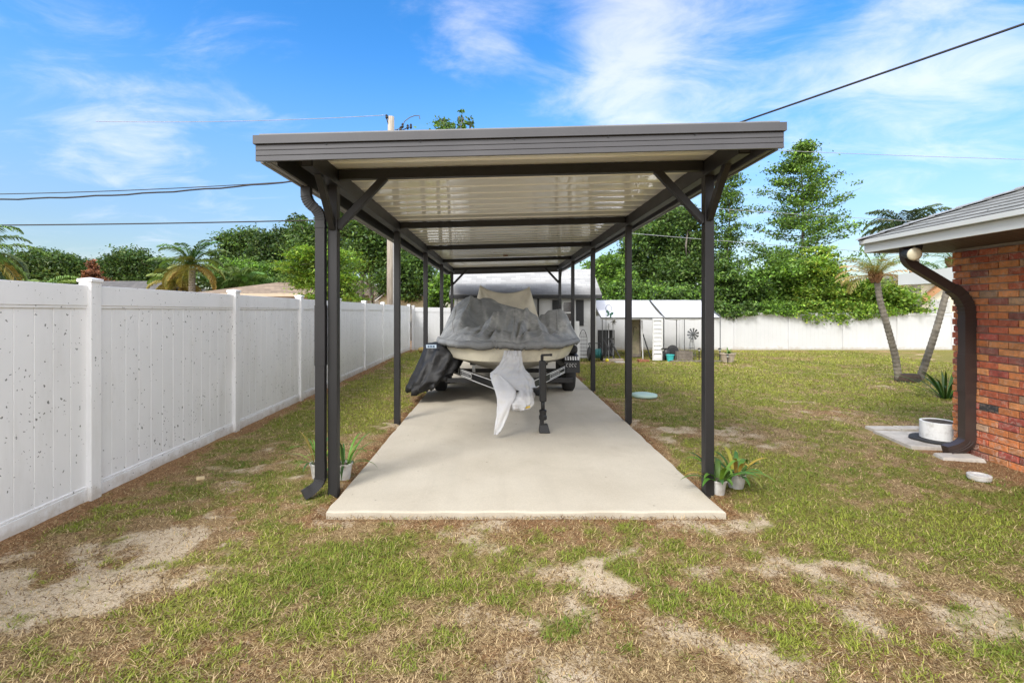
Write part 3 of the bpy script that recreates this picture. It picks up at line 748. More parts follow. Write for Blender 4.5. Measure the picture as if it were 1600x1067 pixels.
# beige cover on the console
mb = MB(); ncol = 46; nrow = 26
def ridge(u):
    x = -.44+1.11*u; sag = .17*(4*u*(1-u))**.8
    return x, 2.10-.03*u-sag
def sheet(sign, ydep, zb, spread):
    G = []
    for r in range(nrow):
        t = r/(nrow-1); row = []
        for c in range(ncol):
            u = c/(ncol-1); x, z = ridge(u)
            xx = x+(u-.5)*spread*t; zz = z+(zb-z)*t**.9
            a1 = math.atan2(t+.02, u+.03); a2 = math.atan2(t+.02, 1.03-u)
            fld = .05*(math.sin(a1*13+2*vn(u*3, t*3, 4))*math.exp(-u*2.2)+math.sin(a2*13+2*vn(u*3, t*3, 9))*math.exp(-(1-u)*2.2))*min(1, t*2.2)+.04*(vn(u*7, t*4, 14)-.5)*t
            pinch = math.exp(-(min(u, 1-u)/.10)**2)
            row.append((xx, 10.85+sign*(ydep*t**.75*(1-.25*pinch)+.01)+fld*.9, zz-.02*(1-pinch)*0+.012*(vn(u*12, t*8, 24)-.5)*t))
        G.append(row)
    return G
f_ = sheet(-1, .30, 1.30, .42); b_ = sheet(1, .75, 1.35, .42)
mb.grid(f_); mb.grid(b_)
mb.grid([[f_[r][0] for r in range(nrow)], [b_[r][0] for r in range(nrow)]]); mb.grid([[f_[r][-1] for r in range(nrow)], [b_[r][-1] for r in range(nrow)]])
o = mb.build('console_cover', M_BEIGECOVER, at=(.1, 10.85, 1.35), smooth=True, solid=.005, fix=False); tag(o, 'beige cloth hung between two peaks above the grey boat cover', 'cover')

# trailer
tr = thing('boat_trailer', 'black boat trailer with lettered side rails under the covered boat', 'trailer', (.2, 8.5, 0))
TZ = .50
for s, x0 in ((-1, -.93), (1, 1.22)):
    a = (x0, 8.75, TZ); b = (.21+s*.06, 6.35, TZ)
    rl = MB().bar(a, b, .055, .115).build('side_rail', M_DARKPLASTIC, tr, bevel=.006)
    A, B = Vector(a), Vector(b); dr = (B-A).normalized(); nrm = Vector((dr.y, -dr.x, 0))
    if nrm.y > 0: nrm = -nrm
    mb = MB()
    for z in (-.054, .054): mb.bar(tuple(A+dr*.25+nrm*.029+Vector((0, 0, z))), tuple(B-dr*.1+nrm*.029+Vector((0, 0, z))), .004, .009)
    for q0, q1 in ((.28, .62), (.70, 1.22)):
        for z in (-.033, .033): mb.bar(tuple(A+dr*q0+nrm*.03+Vector((0, 0, z))), tuple(A+dr*q1+nrm*.03+Vector((0, 0, z))), .004, .010)
        for q in (q0, q1): mb.bar(tuple(A+dr*q+nrm*.03+Vector((0, 0, -.04))), tuple(A+dr*q+nrm*.03+Vector((0, 0, .04))), .004, .012, tuple(dr))
    mb.build('white_outline', M_WHITEMARK, rl)
    mb = MB().bar(tuple(A+dr*.75+nrm*.0295), tuple(A+dr*1.15+nrm*.0295), .004, .008)
    for k in range(7):
        q = .76+k*.062
        mb.bar(tuple(A+dr*q+nrm*.031+Vector((0, 0, -.016))), tuple(A+dr*q+nrm*.031+Vector((0, 0, .016))), .003, .03 if k % 2 else .018, tuple(dr))
    mb.build('side_lettering', mat('grey_marking', (.30, .30, .30), .5), rl)
    MB().bar((x0, 8.75, TZ), (x0, 13.0, TZ), .06, .12).build('side_rail', M_DARKPLASTIC, tr, bevel=.006)
MB().bar((.21, 6.75, TZ), (.21, 6.05, TZ), .09, .09).build('tongue', M_DARKPLASTIC, tr, bevel=.008)
mb = MB().bar((.21, 6.15, TZ+.01), (.21, 6.06, TZ+.01), .08, .06); mb.lathe((.21, 6.04, TZ-.02), [(.03, -.03), (.045, -.01), (.045, .03), (.03, .05)], 14); mb.build('coupler', M_STEEL, tr, bevel=.004)
for y in (7.9, 9.1, 11.5): MB().bar((-.9, y, TZ-.1), (1.2, y, TZ-.1), .07, .07).build('cross_member', M_DARKPLASTIC, tr)
for x in (-.45, .75): MB().bar((x, 8.0, .66), (x, 12.8, .62), .10, .05).build('bunk', mat('bunk_carpet', (.03, .03, .032), .95), tr, bevel=.01)
for x in (-.45, .75):
    for y in (8.3, 11.4): MB().bar((x, y, .42), (x, y, .63), .05, .05).build('bunk_bracket', M_STEEL, tr)
wp = MB().bar((.16, 6.98, .5), (.155, 7.08, .76), .07, .07).build('winch_post', M_DARKPLASTIC, tr)
for sx in (-1.12, 1.30):
    for wy in (9.15, 10.0):
        wh = MB().lathe((sx, wy, .33), [(.19, -.10), (.28, -.105), (.322, -.075), (.33, 0), (.322, .075), (.28, .105), (.19, .10)], 36, 'x').build('wheel', M_TYRE, tr, smooth=True)
        MB().lathe((sx, wy, .33), [(.18, -.07), (.17, -.03), (.06, -.02), (.05, -.09), (.05, .09), (.06, .02), (.17, .03), (.18, .07)], 24, 'x').build('rim', M_STEEL, wh)
    # fender: flat topped arch over both wheels with a stepped front
    pr = [(8.62, .42), (8.64, .62), (8.74, .70), (8.80, .72), (9.0, .735), (10.2, .735), (10.45, .66), (10.5, .42), (10.47, .42), (10.42, .64), (10.19, .71), (9.0, .712), (8.8, .70), (8.68, .61), (8.65, .42)]
    mb = MB(); n = len(pr); x0, x1 = sx-.14, sx+.14
    mb.add([(x0, a, b) for a, b in pr]+[(x1, a, b) for a, b in pr], [(j, (j+1) % n, n+(j+1) % n, n+j) for j in range(n)]+[tuple(range(n)), tuple(range(n, 2*n))])
    fd = mb.build('fender', M_DARKPLASTIC, tr, bevel=.004)
    mb = MB()
    for k in range(6):
        xa = x0+.012+k*.045; mb.add([(xa, 8.636, .645), (xa+.026, 8.636, .645), (xa+.036, 8.733, .703), (xa+.010, 8.733, .703)], [(0, 1, 2, 3)])
    mb.v = [(x, y-.004, z+.004) for x, y, z in mb.v]
    mb.build('step_stripe', M_WHITEMARK, fd, solid=.003)
    mb = MB(); xq = x0+.05
    for k, up in enumerate((1, 0, 1, 1)):
        pth = [(xq+k*.05+.03*math.cos(a)*.55, 8.612, .56+.028*math.sin(a)) for a in np.linspace(.4, 5.2 if up else 6.7, 12)]
        mb.tube(pth, .004, 5, (0, 1, 0))
    mb.build('fender_lettering', M_WHITEMARK, fd)
    # boxy guide pad beside the hull
    MB().box(sx-.11, sx+.13, 8.78, 9.35, .74, .90).build('fender_pad', M_TYRE, tr, bevel=.05)
# jack with its crank handle and foot
jx, jy = .54, 6.02
jk = MB().bar((jx, jy, .42), (jx-.005, jy, .93), .092, .085).build('jack', M_DARKPLASTIC, tr, bevel=.012)
MB().tube([(jx, jy, .28), (jx, jy, .46)], .024, 12).build('inner_tube', M_DARKPLASTIC, jk, smooth=True)
mb = MB().lathe((jx, jy, .19), [(.04, 0), (.05, .01), (.05, .05), (.042, .06), (.042, .09), (.047, .10), (.047, .12), (.03, .13)], 16); mb.build('collar', M_DARKPLASTIC, jk)
mb = MB(); mb.add([(jx-.05, jy-.06, .036), (jx+.085, jy-.06, .036), (jx+.085, jy+.07, .036), (jx-.05, jy+.07, .036), (jx-.04, jy-.04, .135), (jx+.06, jy-.04, .135), (jx+.06, jy+.05, .135), (jx-.04, jy+.05, .135)], [(3, 2, 1, 0), (4, 5, 6, 7), (0, 1, 5, 4), (1, 2, 6, 5), (2, 3, 7, 6), (3, 0, 4, 7)])
mb.bar((jx-.015, jy, .11), (jx-.015, jy, .21), .06, .05); mb.build('foot', M_DARKPLASTIC, jk, bevel=.006)
mb = MB().tube([(jx-.01, jy, .90), (jx-.01, jy, 1.0)], .02, 10); mb.tube([(jx-.02, jy, 1.0), (jx+.10, jy-.02, 1.005)], .014, 8); mb.tube([(jx+.10, jy-.02, .99), (jx+.10, jy-.02, 1.02)], .016, 8); mb.build('crank', M_DARKPLASTIC, jk)
MB().bar((.21, 6.5, TZ+.02), (jx, jy+.02, TZ+.02), .06, .08, (0, 0, 1)).build('jack_bracket', M_DARKPLASTIC, jk)
MB().bar(W(693, 548, 9.9), W(695, 524, 9.9), .07, .04, (0, 1, 0)).build('guide_post', mat('faded_red', (.45, .10, .10), .5), tr)

# white cloth over the winch and the coupler
def loft(rows_, depth, seed, n=40, amp=.02, tilt=0, folds=0):
    rg = []
    for k, (l, r, py, y, dd) in enumerate(rows_):
        xl = (l-CX)/F*y; xr = (r-CX)/F*y; z = EYE+(HY-py)/F*y; cx = (xl+xr)/2; a = (xr-xl)/2; ring = []
        for j in range(n):
            th = 2*math.pi*j/n; cs, sn = math.cos(th), math.sin(th)
            e = abs(cs)**.8*math.copysign(1, cs); f = abs(sn)**.8*math.copysign(1, sn)
            w = amp*(2*fbm(j*.45+k*.12, k*.28, 3, seed)-1)+amp*.6*math.sin(j*.9+k*.35)
            q = k/(len(rows_)-1); fo = folds*q*(math.sin(j*1.25+1.1*math.sin(j*.4))+.5*math.sin(j*2.3+k*.1))
            ring.append((cx+a*e+(w*.5+fo)*cs, y+dd*f+(w*1.5+fo)*sn, z+.35*w*(1-abs(cs))+tilt*q*q*max(0, cs+.25)))
        rg.append(ring)
    return rg
def densify(rows_, m=4):
    R_ = []
    for i in range(len(rows_)-1):
        for k in range(m):
            t = k/m; t = t*t*(3-2*t)*.4+t*.6
            R_.append(tuple(a+(b-a)*t for a, b in zip(rows_[i], rows_[i+1])))
    return R_+[rows_[-1]]
wc = thing('white_cloth', 'stained white cloth hanging from the bow over the trailer coupler', 'cloth', (.2, 6.5, .05))
A_ = [(789, 813, 548, 7.17, .02), (786, 815, 558, 7.12, .03), (781, 817, 569, 7.0, .04), (773, 820, 578, 6.84, .05), (767, 825, 583, 6.72, .07), (768, 833, 592, 6.5, .12), (772, 835, 603, 6.32, .18), (778, 835, 615, 6.15, .25), (785, 833, 627, 6.05, .24), (792, 828, 635, 6.0, .17), (799, 820, 640, 5.96, .07)]
MB().rings(loft(densify(A_, 6), 0, 3, 72, .026, 0, .022)).build('draped_cloth', M_WHITECLOTH, wc, smooth=True)
B_ = [(770, 778, 584, 6.42, .02), (769, 796, 598, 6.18, .05), (773, 806, 611, 5.98, .05), (776, 805, 622, 5.88, .04), (777, 798, 634, 5.82, .03), (776, 794, 648, 5.78, .025), (774, 788, 663, 5.75, .02), (772, 783, 673, 5.74, .015), (772, 778, 679, 5.74, .008)]
MB().rings(loft(densify(B_, 4), 0, 9, 30, .012)).build('trailing_end', M_WHITECLOTH, wc, smooth=True)
MB().bar(W(821, 637, 5.86), W(828, 635, 5.85), .015, .022).build('yellow_strap', mat('yellow_strap', (.55, .38, .05), .7), wc)
# black tarp over the left fender
bt = thing('black_tarp', 'black tarp with ragged hem draped over the left trailer wheels', 'tarp', (-1.1, 8.6, .2))
C_ = [(668, 716, 536.5, 8.60, .40), (666, 720, 538.5, 8.58, .46), (662, 724, 550, 8.52, .52), (657, 724, 563, 8.46, .56), (652, 720, 576, 8.40, .58), (647, 714, 588, 8.36, .60), (643, 708, 597, 8.34, .60), (641, 704, 602, 8.33, .60)]
rg = loft(densify(C_, 5), 0, 5, 64, .025, .22, .05)
rg[-1] = [(x, y, z-.10*vn(j*.9, 0, 3)) for j, (x, y, z) in enumerate(rg[-1])]
MB().rings(rg).build('tarp_sheet', M_BLACKTARP, bt, smooth=True)
lb = MB(); x_, y_, z_ = W(674, 541, 8.0); lb.box(x_-.085, x_+.085, y_-.012, y_, z_-.028, z_+.026)
q = lb.build('label_patch', mat('pale_blue_patch', (.45, .55, .65), .6), bt)
mb = MB()
for k in range(3): mb.box(x_-.06+k*.042, x_-.03+k*.042, y_-.016, y_-.0125, z_-.014, z_+.012)
mb.build('patch_mark', mat('navy_mark', (.04, .08, .16), .6), q)

# ------------------------------------------------------------------ shed
sh = thing('shed', 'white sided garden shed with grey shingle roof behind the boat', 'shed', (.8, 16.5, 0))
sx0, sx1, sy0, sy1, ez = -1.42, 3.0, 15.0, 17.6, 1.98
mb = MB(); z = .0
while z < ez-.01:
    z1 = min(z+.115, ez)
    mb.add([(sx0, sy0-.016, z), (sx1, sy0-.016, z), (sx1, sy0, z1), (sx0, sy0, z1)], [(0, 1, 2, 3)]); mb.add([(sx0, sy0, z), (sx1, sy0, z), (sx1, sy0-.016, z), (sx0, sy0-.016, z)], [(0, 1, 2, 3)])
    z = z1
rzs = 2.86; ymid = (sy0+sy1)/2
for xx in (sx0, sx1): mb.add([(xx, sy0, 0), (xx, sy1, 0), (xx, sy1, ez), (xx, ymid, rzs-.06), (xx, sy0, ez)], [(0, 1, 2, 3, 4)])
mb.add([(sx0, sy1, 0), (sx1, sy1, 0), (sx1, sy1, ez), (sx0, sy1, ez)], [(0, 1, 2, 3)])
mb.build('wall', M_SIDING, sh, fix=False)
for xx in (sx0, sx1-.08): MB().box(xx, xx+.08, sy0-.03, sy0-.017, 0, ez).build('corner_trim', M_WHITEPAINT, sh)
def roof_plane(mb, P, uvs):
    o = len(mb.v); mb.add(P, [tuple(range(len(P)))])
    mb.uv = (mb.uv or [])+uvs
mb = MB(); mb.uv = []
ex0, ex1 = sx0-.14, sx1+.14; ey = sy0-.22; ezr = ez-.02
ln = math.hypot(ymid-ey, rzs-ezr)
roof_plane(mb, [(ex0, ey, ezr), (ex1, ey, ezr), (ex1, ymid, rzs), (ex0, ymid, rzs)], [(0, 0), (ex1-ex0, 0), (ex1-ex0, ln), (0, ln)])
roof_plane(mb, [(ex1, 2*ymid-ey, ezr), (ex0, 2*ymid-ey, ezr), (ex0, ymid, rzs), (ex1, ymid, rzs)], [(0, 0), (ex1-ex0, 0), (ex1-ex0, ln), (0, ln)])
rf = mb.build('roof', M_SHEDSHINGLE, sh, solid=.03)
MB().box(ex0, ex1, ey-.09, ey-.004, ezr-.10, ezr-.005).build('gutter', M_SHUTTER, sh, bevel=.01)
for xx in (ex0, ex1-.02):
    MB().bar((xx+.01, ey+.02, ezr-.06), (xx+.01, ymid, rzs-.06), .02, .10, (0, 0, 1)).build('rake_board', M_WHITEPAINT, sh)
dx_ = W(841, 470, 14.9)[0]
MB().box(dx_-.03, dx_+.03, sy0-.10, sy0-.035, .1, ezr-.10).build('downspout', M_SHUTTER, sh)
dx2 = W(741, 470, 14.9)[0]; MB().box(dx2-.03, dx2+.03, sy0-.10, sy0-.035, .1, ezr-.10).build('downspout', M_SHUTTER, sh)
wx0, wx1 = W(878, 480, 14.98)[0], W(899, 480, 14.98)[0]; wz1, wz0 = W(0, 470, 14.98)[2], W(0, 507, 14.98)[2]
wn = MB().box(wx0+.04, wx1-.04, sy0-.028, sy0-.0165, wz0+.04, wz1-.04).build('window', M_GLASSDARK, sh)
mb = MB(); zm = (wz0+wz1)/2
mb.box(wx0, wx0+.04, sy0-.045, sy0-.017, wz0, wz1); mb.box(wx1-.04, wx1, sy0-.045, sy0-.017, wz0, wz1); mb.box(wx0+.041, wx1-.041, sy0-.045, sy0-.017, wz0, wz0+.04); mb.box(wx0+.041, wx1-.041, sy0-.045, sy0-.017, wz1-.04, wz1); mb.box(wx0+.041, wx1-.041, sy0-.043, sy0-.029, zm-.02, zm+.02)
mb.build('frame', M_WHITEPAINT, wn)
for a, b in ((wx0-.30, wx0-.02), (wx1+.02, wx1+.26)):
    mb = MB().box(a, b, sy0-.04, sy0-.017, wz0-.04, wz1+.03)
    for k in range(14): zz = wz0+.02+(wz1-wz0-.06)*k/13; mb.box(a+.04, b-.04, sy0-.048, sy0-.041, zz-.012, zz+.010)
    mb.build('shutter', M_SHUTTER, sh)
a, b = W(716, 0, 14.98)[0], W(738, 0, 14.98)[0]
mb = MB().box(a, b, sy0-.05, sy0-.017, .05, 1.86); mb.box(a+.08, b-.08, sy0-.06, sy0-.051, 1.0, 1.75); mb.box(a+.08, b-.08, sy0-.06, sy0-.051, .2, .85); mb.build('door', M_WHITEPAINT, sh, bevel=.006)

# things standing near the shed
mb = MB().box(1.88, 2.30, 13.80, 13.83, 0, 1.2)
for k in range(4): mb.box(1.90+k*.1, 1.98+k*.1, 13.79, 13.799, .03, 1.17)
o = mb.build('leaning_board', M_WHITEPAINT, at=(2.1, 13.8, 0), bevel=.004); o.rotation_euler = (R(-5), 0, 0); tag(o, 'white board leaning on the shed wall below the window', 'board')
tx0, tx1, ty = 2.33, 2.56, 14.1
mb = MB()
arch = [(tx0+(tx1-tx0)*t, ty, .70+.24*math.sin(math.pi*t)**.7) for t in np.linspace(0, 1, 12)]
mb.tube([(tx0, ty, 0)]+arch+[(tx1, ty, 0)], .008, 6, (0, 1, 0))
for k in range(1, 4): xx = tx0+(tx1-tx0)*k/4; mb.tube([(xx, ty, 0), (xx, ty, .88)], .005, 5)
for k in range(1, 8): zz = k*.105; mb.tube([(tx0, ty, zz), (tx1, ty, zz)], .005, 5)
tag(mb.build('garden_trellis', M_WIRE), 'small black arched wire trellis standing against the shed', 'trellis')
hr = thing('hose_reel', 'black hose reel cart with teal hose at the shed corner', 'hose reel', (2.86, 14.3, 0))
mb = MB()
for xx in (2.66, 3.02): mb.lathe((xx, 14.3, .22), [(.20, -.02), (.20, .02)], 20, 'x'); mb.tube([(xx, 14.2, 0), (xx, 14.22, .42), (xx, 14.4, .52)], .014, 6, (1, 0, 0))
mb.tube([(2.66, 14.4, .52), (3.02, 14.4, .52)], .014, 6); mb.build('reel_frame', M_DARKPLASTIC, hr)
mb = MB()
for k in range(7): mb.lathe((2.70+k*.047, 14.3, .22), [(.10, -.02), (.14, -.012), (.15, 0), (.14, .012), (.10, .02)], 18, 'x')
mb.build('hose', mat('teal_hose', (.05, .22, .22), .5), hr, smooth=True)

# ------------------------------------------------------------------ canopy tent and garden things
tent = thing('canopy_tent', 'low white tarpaulin canopy on thin grey poles right of the shed', 'canopy', (4.8, 15.8, 0))
te, tr_, ye, yr, yb = 1.295, 1.83, 14.4, 15.8, 17.2
for x0, x1 in ((3.02, 4.90), (4.955, 6.62)):
    n = 24; G = []
    for r, (yy_, zz_) in enumerate([(ye+.01, te-.06), (ye, te)]+[(ye+(yr-ye)*t, te+(tr_-te)*t-.03*math.sin(math.pi*t)) for t in np.linspace(.12, 1, 8)]+[(yr+(yb-yr)*t, tr_+(te-tr_)*t-.03*math.sin(math.pi*t)) for t in np.linspace(.12, 1, 8)]):
        G.append([(x0+(x1-x0)*c/(n-1), yy_, zz_-(.018*abs(math.sin(c*math.pi/(n-1)*3)) if r < 1 else 0)+.008*(vn(c*.6, r*.8, 31)-.5)) for c in range(n)])
    MB().grid(G).build('tarpaulin', M_TENT, tent, smooth=True, solid=.004, fix=False)
for x in (3.08, 4.925, 5.12, 5.90, 6.62):
    for yy_ in ((ye, yb) if x not in (5.12, 5.9) else (yb-1.2,)):
        MB().tube([(x, yy_+.02, 0), (x, yy_+.02, te-.03 if yy_ in (ye, yb) else 1.5)], .018 if x == 4.925 else .013, 8).build('pole', M_POLEGREY, tent)
for x in (3.02, 4.93, 6.62):
    MB().tube([(x, ye-.005, te+.01), (x, yr, tr_+.01), (x, yb, te)], .016, 8, (1, 0, 0)).build('rafter', M_POLEGREY, tent)
MB().tube([(3.02, ye-.012, te-.01), (6.62, ye-.012, te-.01)], .013, 8).build('eave_pole', M_POLEGREY, tent)

mb = MB().box(3.10, 3.62, 15.15, 15.2, .06, .88)
for k in range(4): mb.box(3.12+k*.125, 3.225+k*.125, 15.13, 15.149, .1, .85)
tag(mb.build('black_screen', M_SHUTTER), 'black slatted screen standing under the left end of the white canopy', 'screen')
st = MB()
for a, b in (((3.15, 14.55, 0), (3.46, 14.75, .62)), ((3.50, 14.55, 0), (3.18, 14.75, .62)), ((3.40, 14.75, .62), (3.66, 14.5, .02)), ((3.46, 14.72, .4), (3.62, 14.6, .16))): st.bar(a, b, .03, .03, (0, 1, 0))
st.bar((3.14, 14.75, .63), (3.5, 14.75, .63), .03, .03); tag(st.build('folding_stand', M_SHUTTER), 'black crossed leg folding stand in front of the black screen', 'stand')
sp = thing('garden_spinner', 'tall wire garden spinner with a green butterfly standing before the canopy', 'garden ornament', (3.12, 14.1, 0))
MB().tube([(3.12, 14.1, 0), (3.12, 14.1, 1.55)], .008, 6).build('stem', M_POLEGREY, sp)
lp = [(3.20+.09*math.cos(a), 14.1, 1.56+.11*math.sin(a)) for a in np.linspace(0, 2*math.pi, 16)]
MB().tube(lp, .007, 6, (0, 1, 0)).build('wire_loop', M_POLEGREY, sp)
mb = MB()
for s in (-1, 1):
    wing = [(0, 0), (.05*s, .07), (.12*s, .09), (.13*s, .03), (.07*s, -.02), (.09*s, -.08), (.03*s, -.09)]
    mb.add([(3.22+a*.8+b*.2, 14.08, 1.40+b*1.0-a*.3) for a, b in wing], [tuple(range(7))])
mb.build('butterfly', mat('green_enamel', (.04, .11, .08), .4), sp, solid=.006)
for k, (pxx, top, bot, lb_) in enumerate(((951, 505, 553, 'thin pale stake with a small cross under the white canopy'), (958, 503, 540, 'thin pale stake with a grey rosette under the white canopy'))):
    x_, y_, z1_ = W(pxx, top, 14.8); mb = MB().tube([(x_, y_, 0), (x_, y_, z1_)], .014, 6)
    if k == 0: mb.bar((x_-.06, y_, z1_-.1), (x_+.06, y_, z1_-.1), .02, .02)
    else:
        for a in range(6): c_, s__ = math.cos(a*1.047), math.sin(a*1.047); mb.bar((x_+.02, y_, z1_), (x_+.02+.09*c_, y_, z1_+.09*s__), .03, .012, (0, 1, 0))
    tag(mb.build('garden_stake', mat('pale_stake', (.35, .35, .36), .5)), lb_, 'garden stake', 'stakes under the canopy')
x_, y_, z_ = W(948.5, 565, 14.05); tag(MB().lathe((x_, y_, .0), [(.001, 0), (.03, .008), (.048, .03), (.052, .05), (.048, .07), (.03, .092), (.001, .1)], 16).build('ball', M_YELLOW, smooth=True), 'small yellow ball on the ground before the canopy', 'ball')
# screen door, louvred door, rods, windmill, pots
dr_ = thing('screen_door', 'old brown framed screen door leaning inside the white canopy', 'door', (4.3, 15.2, 0))
x0, x1 = W(986, 0, 15.2)[0], W(1001, 0, 15.2)[0]
mb = MB(); 
for a, b, c, e in ((x0, x0+.04, .03, 1.24), (x1-.04, x1, .03, 1.24), (x0+.041, x1-.041, 1.19, 1.24), (x0+.041, x1-.041, .03, .12)): mb.box(a, b, 15.18, 15.22, c, e)
mb.build('frame', M_GREYWOOD, dr_)
MB().box(x0+.041, x1-.041, 15.195, 15.205, .121, 1.189).build('mesh_panel', mat('tan_mesh', (.27, .23, .16), .8, 0, .25, 5, grime=(.17, .19, .07), gs=3), dr_)
MB().tube([(x0+.12+.05*math.cos(a), 15.188, .93+.05*math.sin(a)) for a in np.linspace(0, 3.3, 9)]+[(x0+.07, 15.188, .70)], .006, 5, (0, 1, 0)).build('hook', M_WIRE, dr_)
ld = thing('louvred_door', 'white louvred door panel standing at the middle pole of the canopy', 'door', (4.76, 14.3, 0))
x0, x1 = W(1019.5, 0, 14.3)[0], W(1035, 0, 14.3)[0]
mb = MB()
for a, b, c, e in ((x0, x0+.035, .02, 1.27), (x1-.035, x1, .02, 1.27), (x0+.036, x1-.036, 1.2, 1.27), (x0+.036, x1-.036, .02, .10)): mb.box(a, b, 14.28, 14.32, c, e)
mb.build('frame', M_WHITEPAINT, ld)
mb = MB()
for k in range(9):
    zz = .10+k*.1225; mb.add([(x0+.036, 14.285, zz), (x1-.036, 14.285, zz), (x1-.036, 14.312, zz+.118), (x0+.036, 14.312, zz+.118)], [(0, 1, 2, 3)])
mb.build('louvres', M_WHITEPAINT, ld, solid=.006)
for px_, lean, lb_, hh in ((1004.5, 0, 'white upright rod next to the screen door', 1.2), (1006, .22, 'dark stick leaning between screen door and louvred door', .78)):
    x_, y_, z_ = W(px_, 0, 14.7)[0], 14.7, 0
    tag(MB().tube([(x_+lean, y_, 0), (x_, y_+.1, hh)], .02 if lean else .018, 7).build('rod', M_SHUTTER if lean else M_WHITEPAINT), lb_, 'rod')
mill = thing('garden_windmill', 'little metal garden windmill under the right half of the canopy', 'windmill', (5.85, 14.6, 0))
mx, my, mz = W(1083, 522, 14.6)
mb = MB()
for s in (-1, 1):
    for q in (-1, 1): mb.tube([(mx+s*.09, my+.1+q*.09, 0), (mx+s*.02, my+.1+q*.02, mz-.03)], .007, 5)
for zz in (.15, .35, .55): 
    w_ = .09-.07*zz/mz
    mb.tube([(mx-w_, my+.1-w_, zz), (mx+w_, my+.1-w_, zz), (mx+w_, my+.1+w_, zz), (mx-w_, my+.1+w_, zz), (mx-w_, my+.1-w_, zz)], .005, 5)
mb.build('tower', M_POLEGREY, mill)
for k in range(10):
    a = k*2*math.pi/10+.2; c_, s__ = math.cos(a), math.sin(a); mb = MB()
    mb.add([(mx+c_*.03-s__*.012, my, mz+s__*.03+c_*.012), (mx+c_*.03+s__*.012, my, mz+s__*.03-c_*.012), (mx+c_*.18+s__*.035, my+.02, mz+s__*.18-c_*.035), (mx+c_*.18-s__*.035, my-.01, mz+s__*.18+c_*.035)], [(0, 1, 2, 3)])
    mb.build('blade', M_POLEGREY, mill, solid=.004)
MB().lathe((mx, my-.01, mz), [(.02, -.02), (.035, 0), (.02, .1)], 10, 'y').build('hub', M_POLEGREY, mill)
def pot(c, r, h, name, m, label, cat='pot', group=None, soil=True, n=22):
    root = thing(name, label, cat, c, group)
    MB().lathe(c, [(r*.70, 0), (r*.72, .01), (r*.93, h*.88), (r*1.04, h*.885), (r*1.05, h), (r*.92, h), (r*.90, h*.9), (r*.3, h*.86)], n).build('pot_body', m, root, smooth=False)
    if soil: MB().lathe((c[0], c[1], c[2]+h*.86), [(r*.9, 0), (r*.5, .015), (.01, .02)], n).build('soil', M_SOIL, root)
    return root
x_, y_, z_ = W(1047, 563, 14.2); pot((x_, y_, 0), .12, .20, 'teal_pot', M_TEAL, 'turquoise glazed pot on the ground beside the louvred door')
x_, y_, z_ = W(1051, 553, 14.6); tag(MB().lathe((x_, y_, .26), [(.10, -.05), (.16, -.05), (.19, 0), (.16, .05), (.10, .05)], 24, 'y').build('old_tyre', M_TYRE, smooth=True), 'small black tyre standing behind the turquoise pot', 'tyre')
x_, y_, z_ = W(1041, 556, 14.5); tag(MB().lathe((x_, y_, .0), [(.09, 0), (.12, .05), (.13, .22), (.10, .32), (.05, .36)], 16).build('black_jar', M_DARKPLASTIC, smooth=True), 'squat black jar standing left of the turquoise pot', 'jar')
pl = thing('wooden_planter', 'weathered grey wooden planter bench under the right half of the canopy', 'planter', (5.6, 14.5, 0))
x0, x1 = W(1056, 0, 14.5)[0], W(1080, 0, 14.5)[0]
mb = MB()
for k in range(3): mb.box(x0, x1, 14.42, 14.45, .02+k*.085, .10+k*.085)
for xx in (x0+.003, x1-.04): mb.box(xx, xx+.037, 14.385, 14.419, 0, .28)
mb.box(x0, x0+.03, 14.451, 14.75, .02, .27); mb.box(x1-.03, x1, 14.451, 14.75, .02, .27); mb.box(x0, x1, 14.751, 14.78, .02, .27); mb.build('box', M_GREYWOOD, pl)
mb = MB(); mb.box(x0+.031, x1-.031, 14.452, 14.75, .1, .23); mb.build('soil', M_SOIL, pl)
for px_, lb_ in ((1035.5, 'black solar path light beside the louvred door'), (1092.5, 'black solar path light right of the garden windmill'), (1124.5, 'black solar path light at the right canopy pole'), (1137, 'short black solar path light in front of the tan pot')):
    yl = 14.1 if px_ != 1137 else 13.75; x_ = W(px_, 0, yl)[0]; hh = .40 if px_ != 1137 else .25
    sl_ = thing('solar_light', lb_, 'garden light', (x_, yl, 0), 'solar lights around the canopy')
    MB().tube([(x_, yl, 0), (x_, yl, hh-.08)], .012, 8).build('stake', M_DARKPLASTIC, sl_)
    MB().lathe((x_, yl, hh-.08), [(.03, 0), (.035, .05)], 12).build('lens', mat('frosted_lens', (.4, .4, .38), .3), sl_)
    MB().lathe((x_, yl, hh-.03), [(.05, 0), (.05, .012), (.02, .03)], 14).build('cap', M_DARKPLASTIC, sl_)
for k, (px_, py_, a_) in enumerate(((1003, 564, .1), (1009, 566, -.2), (1001, 567, .4))):
    x_, y_, z_ = W(px_, py_, 14.0+.1*k); o = MB().box(x_-.10, x_+.10, y_-.05, y_+.05, 0, .065).build('loose_brick', M_REDBRICK, bevel=.006); o.rotation_euler.z = a_
    tag(o, ('reddish loose brick at the back of the little pile by the screen door', 'reddish loose brick right of the others by the louvred door', 'reddish loose brick nearest the lawn in the pile')[k], 'brick', 'loose bricks before the canopy')
x_, y_, z_ = W(969, 567, 13.9); o = MB().box(x_-.17, x_+.17, y_-.1, y_+.1, -.01, .03).build('flat_stone', M_CONCPAVER, bevel=.01); tag(o, 'flat pale stone on the bare soil before the black stand', 'stone')
tag(MB().box(3.05, 3.65, 14.15, 14.24, -.02, .08).build('edging_block', M_CLAY, bevel=.01), 'tan edging block before the black screen', 'edging')
